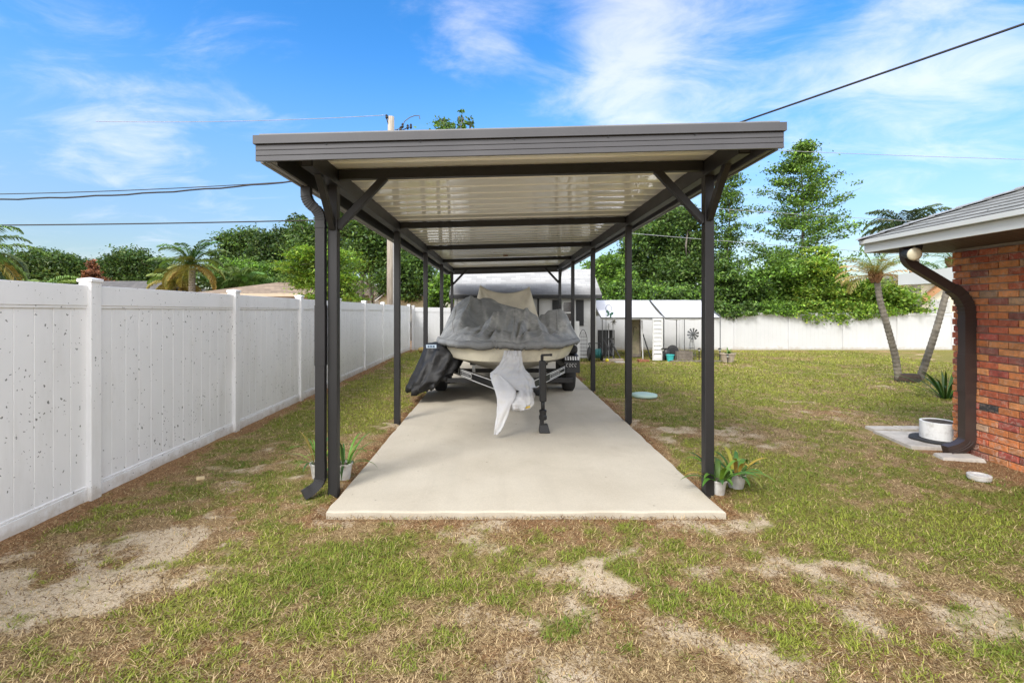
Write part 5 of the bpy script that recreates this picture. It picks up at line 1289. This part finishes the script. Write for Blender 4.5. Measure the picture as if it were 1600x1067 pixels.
for k, (px, y, bl, n, sz, pal, lb_) in enumerate([
    (1150, 19.4, [(1140, 455, 28, 24), (1175, 450, 30, 28), (1160, 474, 42, 18), (1130, 425, 20, 18), (1140, 484, 26, 10), (1180, 484, 30, 10)], 22000, .12, MD+DK+BR[:1], 'dark green vine covered bush over the back fence right of the front post'),
    (1215, 19.6, [(1210, 430, 34, 22), (1235, 452, 38, 26), (1195, 466, 34, 18), (1225, 480, 40, 14)], 22000, .125, MD+BR, 'mid green bush over the back fence below the tall slim tree'),
    (1290, 18.9, [(1245, 482, 24, 10), (1300, 482, 34, 13), (1270, 420, 26, 16), (1300, 432, 36, 18), (1275, 452, 42, 18), (1320, 460, 36, 16), (1250, 470, 24, 12), (1285, 396, 18, 10), (1265, 494, 16, 10), (1318, 492, 22, 10)], 30000, .115, YG+BR, 'yellow green vine mass spilling over the back fence'),
    (1360, 18.9, [(1350, 452, 30, 16), (1375, 462, 34, 18), (1395, 472, 28, 14), (1345, 484, 20, 12), (1385, 484, 28, 8), (1408, 484, 18, 6)], 20000, .11, YG[:3]+BR, 'lower yellow green vine mass trailing over the fence behind the twin palm'),
]):
    root = tree('vine_bush', lb_, 'bush', px, y, bl, n, sz, pal, 120+k, GT, .08, 34, .27, .9, depth=1.0 if y > 19.5 else .75)
    hang = [(1128, 488, 12, 7), (1150, 492, 13, 8), (1172, 489, 12, 6)] if k == 0 else [(1252, 490, 14, 8), (1270, 496, 15, 11), (1290, 493, 13, 8), (1312, 498, 13, 11), (1328, 491, 12, 9)] if k == 2 else [(1345, 491, 12, 8), (1362, 489, 13, 7), (1384, 490, 14, 6), (1405, 489, 12, 5)] if k == 3 else [(1205, 487, 14, 5), (1230, 488, 13, 6)]
    hb = [(*W(a, b, 17.92), c*17.92/F, .10, d*17.92/F) for a, b, c, d in hang]+[(*W(a, b-9, 18.35), c*1.2*18.35/F, .3, 8*18.35/F) for a, b, c, d in hang]
    foliage('hanging_vines', root, hb, 2600, .10, pal, 160+k, 26, .34, .4)

# palms
def frond(mb, c, az, rise, ln, droop, col, nl=26, lw=.022, ll=.42, hang=.5, seed=0):
    rd = random.Random(seed); x, y, z = c; th = rise; dx, dy = math.cos(az), math.sin(az); st = ln/nl; pts = []
    for k in range(nl+1):
        pts.append((x, y, z, th)); x += dx*math.cos(th)*st; y += dy*math.cos(th)*st; z += math.sin(th)*st; th -= droop/nl*(.4+1.2*k/nl)
    for k in range(2, nl+1):
        px_, py_, pz_, th_ = pts[k]; t = k/nl; l = ll*(math.sin(math.pi*min(1, .12+.86*t))**.7)*rd.uniform(.85, 1.1)
        for s in (-1, 1):
            a = rd.uniform(.45, .8); fx, fy, fz = dx*math.cos(th_)*a, dy*math.cos(th_)*a, math.sin(th_)*a
            sx_, sy_ = -dy*s, dx*s; up = rd.uniform(-.1, .35)
            v = Vector((fx+sx_, fy+sy_, fz+up)).normalized(); w = lw*.5
            p0 = Vector((px_, py_, pz_)); p1 = p0+v*l*.5; p2 = p1+(v+Vector((0, 0, -hang*1.6))).normalized()*l*.5
            d_ = Vector((dx*w, dy*w, w*.3))
            kk_ = rd.uniform(1.1, 1.8); cc = tuple(q*kk_ for q in col)
            mb.add([p0-d_*.6, p0+d_*.6, p1+d_, p1-d_, p2], [(0, 1, 2, 3), (3, 2, 4)], cc)
    q = [Vector(p[:3]) for p in pts[::2]]
    o = len(mb.v); mb.tube(q, [.018*(1-.75*i/(len(q)-1))*ln/1.6 for i in range(len(q))], 5); mb.c += [tuple(v*1.2 for v in col)]*(len(mb.v)-o)
def palm(label, base, path, r, c, n, ln, cols, seed, rise=(-.3, 1.3), droop=(1.2, 2.2), ll=.42, lw=.03, hang=.5, boots=True, group=None, nl=40, name='palm_tree', root=None):
    rd = random.Random(seed); root = root or thing(name, label, 'palm', base, group)
    pts = bend(path, 5) if len(path) > 2 else [Vector(p) for p in path]; m = 26
    # ringed trunk
    lens = [0]
    for i in range(1, len(pts)): lens.append(lens[-1]+(pts[i]-pts[i-1]).length)
    fine = []
    for k in range(m*2+1):
        s = lens[-1]*k/(m*2); i = max(j for j in range(len(lens)) if lens[j] <= s+1e-9); i = min(i, len(pts)-2)
        fine.append(pts[i].lerp(pts[i+1], (s-lens[i])/max(1e-6, lens[i+1]-lens[i])))
    rr = [r*(1.12-.22*k/(m*2))*(1.06 if k % 2 else .94) for k in range(m*2+1)]
    MB().tube(fine, rr, 12).build('trunk', M_PALMBARK, root, smooth=False, fix=False)
    C = Vector(c)
    if boots:
        mb = MB()
        for k in range(26):
            az = k*2.399; zz = -.34*ln*.35+.5*ln*.35*k/26; p = C+Vector((math.cos(az)*r*.9, math.sin(az)*r*.9, zz)); e = p+Vector((math.cos(az)*r*1.1, math.sin(az)*r*1.1, r*2.2))
            mb.bar(p, e, r*.9, r*.4, (math.cos(az), math.sin(az), 0))
        mb.build('boots', mat('orange_brown_boots', (.20, .10, .045), .9, 0, .35, 14), root)
    mb = MB()
    for k in range(n):
        t = (k+.5)/n; az = k*2.399+rd.uniform(-.3, .3); ri = rise[1]+(rise[0]-rise[1])*t; col = cols[min(len(cols)-1, int(t*len(cols)*.999))]
        frond(mb, tuple(C+Vector((0, 0, .04))), az, ri+rd.uniform(-.12, .12), ln*rd.uniform(.85, 1.1), rd.uniform(*droop), tuple(v*rd.uniform(.85, 1.15) for v in col), nl, lw, ll, hang, seed*100+k)
    mb.build('fronds', M_FROND, root, fix=False)
    return root
PG = [(.075, .13, .035), (.085, .14, .035), (.10, .15, .04), (.20, .19, .05), (.30, .22, .07)]
y = 30; x = (300-CX)/F*y; palm('queen palm with green crown and yellow lower fronds beyond the left fence', (x, y, 0), [(x, y, 0), (x, y, 4.0)], .20, (x-.05, y, 4.2), 26, 2.35, PG, 3, (-.45, 1.45), (.9, 1.9), .62, .065, .45, False)
y = 31; x = (262-CX)/F*y; palm('shorter yellowing palm left of the queen palm beyond the fence', (x+.9, y, 0), [(x+.9, y, 0), (x+.9, y, 2.9)], .15, (x+.6, y, 3.1), 30, 2.0, [(.12, .16, .04), (.25, .22, .06), (.33, .25, .08)], 4, (-.8, 1.1), (1.2, 2.2), .6, .07, .7, False)
y = 20; x = (-45-CX)/F*y; palm('palm at the left edge whose drooping fronds show over the fence', (x, y, 0), [(x, y, 0), (x, y, 3.6)], .16, (x, y, 3.75), 34, 2.5, PG, 5, (-1.0, 1.2), (1.4, 2.2), .6, .055, .6, False)
y = 24; x = (60-CX)/F*y; palm('low palm with arching fronds just above the fence at the far left', (x, y, 0), [(x, y, 0), (x, y, 1.9)], .14, (x, y, 2.1), 26, 2.3, [(.13, .18, .04), (.17, .2, .05)], 6, (-.1, 1.0), (1.4, 2.0), .6, .055, .6, False)
for k, (px, zt) in enumerate(((372, 3.2), (395, 2.9), (350, 2.7))):
    y = 33; x = (px-CX)/F*y; palm(('pale green fine fronded palm behind the ridge of the tan house', 'pale green fine fronded palm right of the others by the tan house', 'pale green fine fronded palm left of the tan house ridge')[k], (x, y, 0), [(x, y, 0), (x, y, zt)], .15, (x, y, zt), 26, 2.2, [(.12, .19, .05), (.15, .21, .06)], 40+k, (-.2, 1.2), (1.5, 2.3), .65, .07, .7, False)
y = 24; x = (1433-CX)/F*y; palm('tall palm with dark feathery crown above the right house eave', (x, y, 0), [(x, y, 0), (x-.2, y, 5.2)], .22, (x-.55, y, 5.35), 30, 2.2, [(.055, .085, .035), (.07, .10, .045)], 7, (-.2, 1.3), (1.3, 2.2), .65, .055, .6, False)
y = 27; x = (1475-CX)/F*y; palm('small palm showing under the brown soffit right of the tall palm', (x, y, 0), [(x, y, 0), (x, y, 3.2)], .16, (x, y, 3.3), 24, 2.0, [(.07, .13, .03), (.09, .15, .04)], 8, (-.3, 1.2), (1.3, 2.1), .5, .04, .6, False)
# twin-trunked young palm on the lawn
y = 10.3; bx = (1418-CX)/F*y
tp = thing('twin_palm', 'young palm with two curved slender trunks spreading from one root ball', 'palm', (bx, y, 0))
lt = [W(1404, 592, y), W(1400, 560, y), W(1388, 515, y), W(1374, 468, y), W(1370, 435, y)]
palm(None, None, lt, .062, W(1368, 436, y), 26, .80, [(.15, .19, .04), (.24, .22, .06), (.36, .28, .12), (.34, .26, .12)], 21, (.05, 1.45), (.5, 1.8), .24, .014, .4, True, root=tp, nl=30)
rt = [W(1437, 592, y), W(1450, 555, y), W(1466, 505, y), W(1480, 452, y), W(1487, 420, y)]
palm(None, None, rt, .062, W(1489, 414, y), 14, .6, [(.10, .15, .04), (.14, .18, .05)], 22, (.2, 1.4), (.7, 1.8), .18, .012, .3, True, root=tp, nl=22)
mb = MB(); prr = []
rg = [[(bx+(.255*math.cos(a)*(1+.08*math.sin(9*a)))*f, y+.14*math.sin(a)*f, z) for a in np.linspace(0, 2*math.pi, 30)[:-1]] for f, z in ((1.0, -.02), (1.04, .06), (1.0, .12), (.85, .17), (.3, .16))]
mb.rings(rg).build('root_ball', mat('dark_root', (.055, .038, .028), .95, 0, .4, 20, .8, 40), tp)

# ------------------------------------------------------------------ neighbours' houses
def hip_house(name, label, x0, x1, y0, y1, ez, rz_, mw, mr, ov=.45, wins=()):
    root = thing(name, label, 'house', ((x0+x1)/2, y0, 0))
    mb = MB().box(x0, x1, y0, y1, 0, ez); mb.build('wall', mw, root)
    ym = (y0+y1)/2; h = (y1-y0)/2+ov; mb = MB(); mb.uv = []
    a, b, c, d_ = (x0-ov, y0-ov, ez), (x1+ov, y0-ov, ez), (x1+ov, y1+ov, ez), (x0-ov, y1+ov, ez)
    e, f = (x0-ov+h, ym, rz_), (x1+ov-h, ym, rz_)
    lx = x1-x0+2*ov; sl_ = math.hypot(h, rz_-ez)
    roof_plane(mb, [a, b, f, e], [(0, 0), (lx, 0), (lx-h, sl_), (h, sl_)]); roof_plane(mb, [c, d_, e, f], [(0, 0), (lx, 0), (lx-h, sl_), (h, sl_)])
    roof_plane(mb, [b, c, f], [(0, 0), (2*h, 0), (h, sl_)]); roof_plane(mb, [d_, a, e], [(0, 0), (2*h, 0), (h, sl_)])
    mb.build('roof', mr, root, fix=False)
    MB().box(x0-ov, x1+ov, y0-ov-.03, y0-ov-.004, ez-.16, ez+.01).build('fascia', M_TANWALL, root)
    for (wx, wz, ww_, wh_) in wins:
        w = MB().box(wx, wx+ww_, y0-.04, y0-.002, wz, wz+wh_).build('window', M_GLASSDARK, root)
    return root
hip_house('tan_house', 'tan house with brown hipped shingle roof beyond the left fence', -16.9, -9.9, 27, 33, 2.35, 3.15, M_TANWALL, M_TANSHINGLE, wins=((-14, .9, 1.2, 1.1),))
hip_house('tan_house', 'farther tan roofed house rising behind the ridge of the tan house', -15.5, -9, 34.5, 41, 2.6, 4.35, M_TANWALL, M_TANSHINGLE)
hip_house('dark_roof_house', 'low house with dark grey roof behind the left fence near the first posts', -31, -20.6, 31, 37, 2.5, 3.45, M_TANWALL, M_DARKSHINGLE)
gs = thing('tan_cottage', 'small tan sided outbuilding with white gable trim behind the utility pole', 'house', (-5.2, 23, 0))
x0, x1, xm = W(592, 0, 23)[0], W(668, 0, 23)[0], W(625, 0, 23)[0]; ez_, rz_ = 1.95, 2.75
mb = MB(); mb.add([(x0, 23, 0), (x1, 23, 0), (x1, 23, ez_), (xm, 23, rz_), (x0, 23, ez_), (x0, 27, 0), (x1, 27, 0), (x1, 27, ez_), (xm, 27, rz_), (x0, 27, ez_)], [(0, 1, 2, 3, 4), (5, 6, 7, 8, 9), (0, 5, 9, 4), (1, 6, 7, 2)]); mb.build('wall', mat('tan_siding', (.42, .35, .22), .8, 0, .15, 2, .0, 60, stretch=(.2, 1, 6)), gs)
for a, b in (((x0-.15, ez_-.05), (xm, rz_+.05)), ((xm, rz_+.05), (x1+.15, ez_-.05))):
    MB().bar((a[0], 22.9, a[1]), (b[0], 22.9, b[1]), .04, .10, (0, 1, 0)).build('gable_trim', M_WHITEPAINT, gs)
mb = MB(); mb.uv = []
roof_plane(mb, [(x0-.2, 22.95, ez_), (xm, 22.95, rz_+.08), (xm, 27, rz_+.08), (x0-.2, 27, ez_)], [(0, 0), (0, 2), (4, 2), (4, 0)]); roof_plane(mb, [(x1+.2, 22.95, ez_), (xm, 22.95, rz_+.08), (xm, 27, rz_+.08), (x1+.2, 27, ez_)], [(0, 0), (0, 2), (4, 2), (4, 0)])
mb.build('roof', M_DARKSHINGLE, gs, solid=.05)
MB().box(x1-.08, x1+.02, 22.96, 22.998, 0, ez_).build('corner_trim', M_WHITEPAINT, gs)
# cream house at the right
ch = thing('cream_house', 'cream stucco house with orange gable trim beyond the back fence', 'house', (22, 25.5, 0))
x0, x1 = W(1405, 0, 25.5)[0], W(1560, 0, 25.5)[0]
MB().box(x0, x1, 25.5, 33, 0, 3.0).build('wall', M_CREAMWALL, ch)
mb = MB(); g0, g1, gm = W(1443, 0, 25.2)[0], W(1530, 0, 25.2)[0], W(1486, 0, 25.2)[0]
mb.bar((g0, 25.3, 1.95), (gm, 25.3, 3.05), .25, .22, (0, 1, 0)); mb.bar((g1, 25.3, 1.95), (gm, 25.3, 3.05), .25, .22, (0, 1, 0)); mb.build('gable_trim', M_ORANGE, ch)
wl = MB().box(W(1455, 0, 25.4)[0], W(1485, 0, 25.4)[0], 25.4, 25.49, 1.3, 2.0).build('window', M_WHITEPAINT, ch)
mb = MB()
for k in range(7): mb.box(W(1456, 0, 25.4)[0], W(1484, 0, 25.4)[0], 25.37, 25.398, 1.32+k*.097, 1.39+k*.097)
mb.build('slats', M_WHITEPAINT, wl)
MB().box(x0-.4, x1, 25.0, 33.4, 3.0, 3.25).build('roof', M_HOUSEFASCIA, ch, bevel=.02)

# ------------------------------------------------------------------ utility pole and wires
py_ = 20.5; pxw = (611-CX)/F*py_; ptop = W(0, 183, py_)[2]
up_ = thing('utility_pole', 'weathered wooden utility pole rising behind the carport roof', 'utility pole', (pxw, py_, 0))
MB().tube([(pxw, py_, -.2), (pxw, py_, ptop*.5), (pxw, py_, ptop)], [.19, .165, .135], 14).build('pole_shaft', M_WOODPOLE, up_, smooth=True)
mb = MB().lathe((pxw-.16, py_-.12, ptop-.05), [(.03, -.08), (.06, -.02), (.045, .02), (.06, .06), (.03, .10)], 12); mb.tube([(pxw-.16, py_-.12, ptop-.13), (pxw-.05, py_-.05, ptop-.5)], .018, 6); mb.build('insulator', M_DARKPLASTIC, up_)
arm = [W(617, 203, py_-.1), W(628, 201, py_-.1), W(632, 190, py_-.1), W(640, 184, py_-.1), W(648, 181, py_-.1), W(655, 181, py_-.1), W(656, 186, py_-.1)]
MB().tube([Vector(a) for a in arm], .02, 6, (0, 1, 0)).build('bracket', M_POLEGREY, up_)
mb = MB()
for q in ((629, 197), (637, 199), (642, 198), (626, 202)): x_, y_, z_ = W(q[0], q[1], py_-.1); mb.lathe((x_, y_, z_), [(.03, -.1), (.06, -.03), (.04, .02), (.055, .06), (.02, .12)], 10); mb.tube([(x_, y_, z_), (pxw, py_, z_-.35)], .012, 5)
mb.build('line_hardware', M_DARKPLASTIC, up_)
MB().tube([(pxw+.14, py_-.13, 0), (pxw+.12, py_-.11, ptop*.7)], .03, 8).build('conduit', mat('grey_conduit', (.3, .3, .3), .6), up_)
def wire(a, b, sag, r, label, m=M_WIRE, n=40, wob=0):
    A, B = Vector(a), Vector(b); P = [A.lerp(B, k/n)-Vector((0, 0, sag*4*(k/n)*(1-k/n)+wob*math.sin(k*1.9))) for k in range(n+1)]
    tag(MB().tube(P, r, 6).build('overhead_wire', m, at=tuple(A), smooth=True, fix=False), label, 'wire', 'overhead wires')
wire((pxw, py_, W(0, 272, py_)[2]), W(-360, 303, py_), .35, .018, 'upper thin overhead wire left of the carport gutter')
wire((pxw, py_, W(0, 266, py_)[2]), W(-360, 309, py_), .55, .034, 'thick wavy overhead cable left of the carport, above the lowest wire', wob=.02)
wire((pxw, py_, W(0, 341, py_)[2]), W(-360, 352, py_), .12, .028, 'lowest overhead cable left of the carport, just above the treetops')
wire((pxw-.16, py_-.12, ptop+.03), W(150, 190, py_), .12, .012, 'faint overhead wire reaching the top of the utility pole', M_WIREPALE)
# service drop over the carport roof to the right
wire((pxw, py_, W(0, 374, py_)[2]), W(1700, 3, 6.0), .06, .017, 'thick black service cable rising to the upper right over the carport roof', n=60)
for k, (p0, p1, lb_) in enumerate((((660, 205), (1700, 252), 'faint wire high in the sky right of the tall slim tree'), ((660, 290), (1700, 360), 'faint wire crossing in front of the tall slim tree'), ((660, 335), (1700, 415), 'faint wire crossing low in front of the right trees'))):
    wire(W(*p0, 20.6), W(*p1, 21.0), .15, .011, lb_, M_WIREPALE)

# ------------------------------------------------------------------ sky, sun, camera
SUN_EL, SUN_AZ = R(42), R(216)          # azimuth clockwise from +Y: behind the viewer, a little to the left
w = bpy.data.worlds.new('World'); scene.world = w; w.use_nodes = True
nt = w.node_tree; nt.nodes.clear()
sky = N(nt, 'ShaderNodeTexSky', sky_type='NISHITA', sun_disc=False, sun_elevation=SUN_EL, sun_rotation=SUN_AZ, air_density=1.0, dust_density=.6, ozone_density=2.0)
hsv = N(nt, 'ShaderNodeHueSaturation', i_Hue=.503); L(nt, sky.outputs[0], hsv.inputs['Color'])
tc = N(nt, 'ShaderNodeTexCoord'); sp3 = N(nt, 'ShaderNodeSeparateXYZ'); L(nt, tc.outputs['Generated'], sp3.inputs[0])
st_ = N(nt, 'ShaderNodeMapRange', interpolation_type='SMOOTHSTEP'); st_.inputs[1].default_value = .02; st_.inputs[2].default_value = .50; st_.inputs[3].default_value = 1.1; st_.inputs[4].default_value = 1.38; L(nt, sp3.outputs[2], st_.inputs[0]); L(nt, st_.outputs[0], hsv.inputs['Saturation'])
sv_ = N(nt, 'ShaderNodeMapRange', interpolation_type='SMOOTHSTEP'); sv_.inputs[1].default_value = .0; sv_.inputs[2].default_value = .42; sv_.inputs[3].default_value = .62; sv_.inputs[4].default_value = 1.45; L(nt, sp3.outputs[2], sv_.inputs[0]); L(nt, sv_.outputs[0], hsv.inputs['Value'])
zz = N(nt, 'ShaderNodeMath', operation='MAXIMUM', i_1=0.0); L(nt, sp3.outputs[2], zz.inputs[0])
za = N(nt, 'ShaderNodeMath', operation='ADD', i_1=.22); L(nt, zz.outputs[0], za.inputs[0])
dv = N(nt, 'ShaderNodeVectorMath', operation='DIVIDE'); cb = N(nt, 'ShaderNodeCombineXYZ')
for i in range(3): L(nt, za.outputs[0], cb.inputs[i])
L(nt, tc.outputs['Generated'], dv.inputs[0]); L(nt, cb.outputs[0], dv.inputs[1])
mp = N(nt, 'ShaderNodeMapping'); mp.inputs['Scale'].default_value = (1.5, 2.3, .5); mp.inputs['Rotation'].default_value = (0, 0, R(-18)); mp.inputs['Location'].default_value = (3.7, 1.3, 0); L(nt, dv.outputs[0], mp.inputs[0])
c1 = noise(nt, mp.outputs[0], 1.9, 12, .62, .45)
mask = None
def cdir(px, py): v = Vector(W(px, py, 1.0))-Vector((0, 0, EYE)); return v.normalized()
for px, py, wid, amt in ((1080, 100, 14, .24), (930, 110, 9, .14), (1500, 50, 12, .18), (1400, 170, 12, .16), (1000, 180, 9, .14), (150, 150, 9, .10), (330, 165, 8, .05), (760, 35, 7, .17), (150, 225, 9, .06)):
    dt = N(nt, 'ShaderNodeVectorMath', operation='DOT_PRODUCT'); nv_ = N(nt, 'ShaderNodeVectorMath', operation='NORMALIZE'); L(nt, tc.outputs['Generated'], nv_.inputs[0])
    L(nt, nv_.outputs[0], dt.inputs[0]); dt.inputs[1].default_value = cdir(px, py)
    mr = N(nt, 'ShaderNodeMapRange', interpolation_type='SMOOTHSTEP'); mr.inputs[1].default_value = math.cos(R(wid)); mr.inputs[2].default_value = 1.0; mr.inputs[4].default_value = amt
    L(nt, dt.outputs['Value'], mr.inputs[0])
    if mask is None: mask = mr.outputs[0]
    else:
        ad = N(nt, 'ShaderNodeMath', operation='ADD'); L(nt, mask, ad.inputs[0]); L(nt, mr.outputs[0], ad.inputs[1]); mask = ad.outputs[0]
sm_ = N(nt, 'ShaderNodeMath', operation='ADD'); L(nt, c1, sm_.inputs[0]); L(nt, mask, sm_.inputs[1])
cf = N(nt, 'ShaderNodeMapRange', interpolation_type='SMOOTHSTEP'); cf.inputs[1].default_value = .50; cf.inputs[2].default_value = 1.02; cf.inputs[4].default_value = .56; L(nt, sm_.outputs[0], cf.inputs[0])
col = mixc(nt, cf.outputs[0], hsv.outputs[0], (6.6, 6.3, 6.7))
# bright cloud added to the unseen sky behind the viewer, as neutral fill light
bk = N(nt, 'ShaderNodeMapRange', interpolation_type='SMOOTHSTEP'); bk.inputs[1].default_value = .58; bk.inputs[2].default_value = -.25; bk.inputs[4].default_value = .9
L(nt, sp3.outputs[1], bk.inputs[0])
bn = N(nt, 'ShaderNodeMath', operation='MULTIPLY'); L(nt, bk.outputs[0], bn.inputs[0])
bq = N(nt, 'ShaderNodeMapRange'); bq.inputs[1].default_value = .3; bq.inputs[2].default_value = .6; bq.inputs[3].default_value = .75; L(nt, c1, bq.inputs[0]); L(nt, bq.outputs[0], bn.inputs[1])
col = mixc(nt, bn.outputs[0], col, (12.6, 12.4, 12.2))
bg = N(nt, 'ShaderNodeBackground', i_Strength=.12); L(nt, col, bg.inputs[0])
wo = N(nt, 'ShaderNodeOutputWorld'); L(nt, bg.outputs[0], wo.inputs[0])
sd = bpy.data.lights.new('sun', 'SUN'); sd.energy = 2.0; sd.angle = R(18); sd.color = (1, .965, .91)
so = bpy.data.objects.new('sun', sd); COL.objects.link(so); so.location = (0, -5, 20)
dsun = Vector((math.sin(SUN_AZ)*math.cos(SUN_EL), math.cos(SUN_AZ)*math.cos(SUN_EL), math.sin(SUN_EL)))
so.rotation_euler = dsun.to_track_quat('Z', 'Y').to_euler()
cd = bpy.data.cameras.new('camera'); cam = bpy.data.objects.new('camera', cd); COL.objects.link(cam)
cam.location = (0, 0, EYE); cam.rotation_euler = (R(90), 0, 0)
cd.sensor_width = 36; cd.lens = F/1600*36; cd.shift_x = (800-CX)/1600; cd.shift_y = -(533.5-HY)/1600
cd.clip_start = .05; cd.clip_end = 2000
scene.camera = cam
scene.view_settings.view_transform = 'Standard'; scene.view_settings.look = 'None'; scene.view_settings.gamma = 1; scene.view_settings.exposure = .82
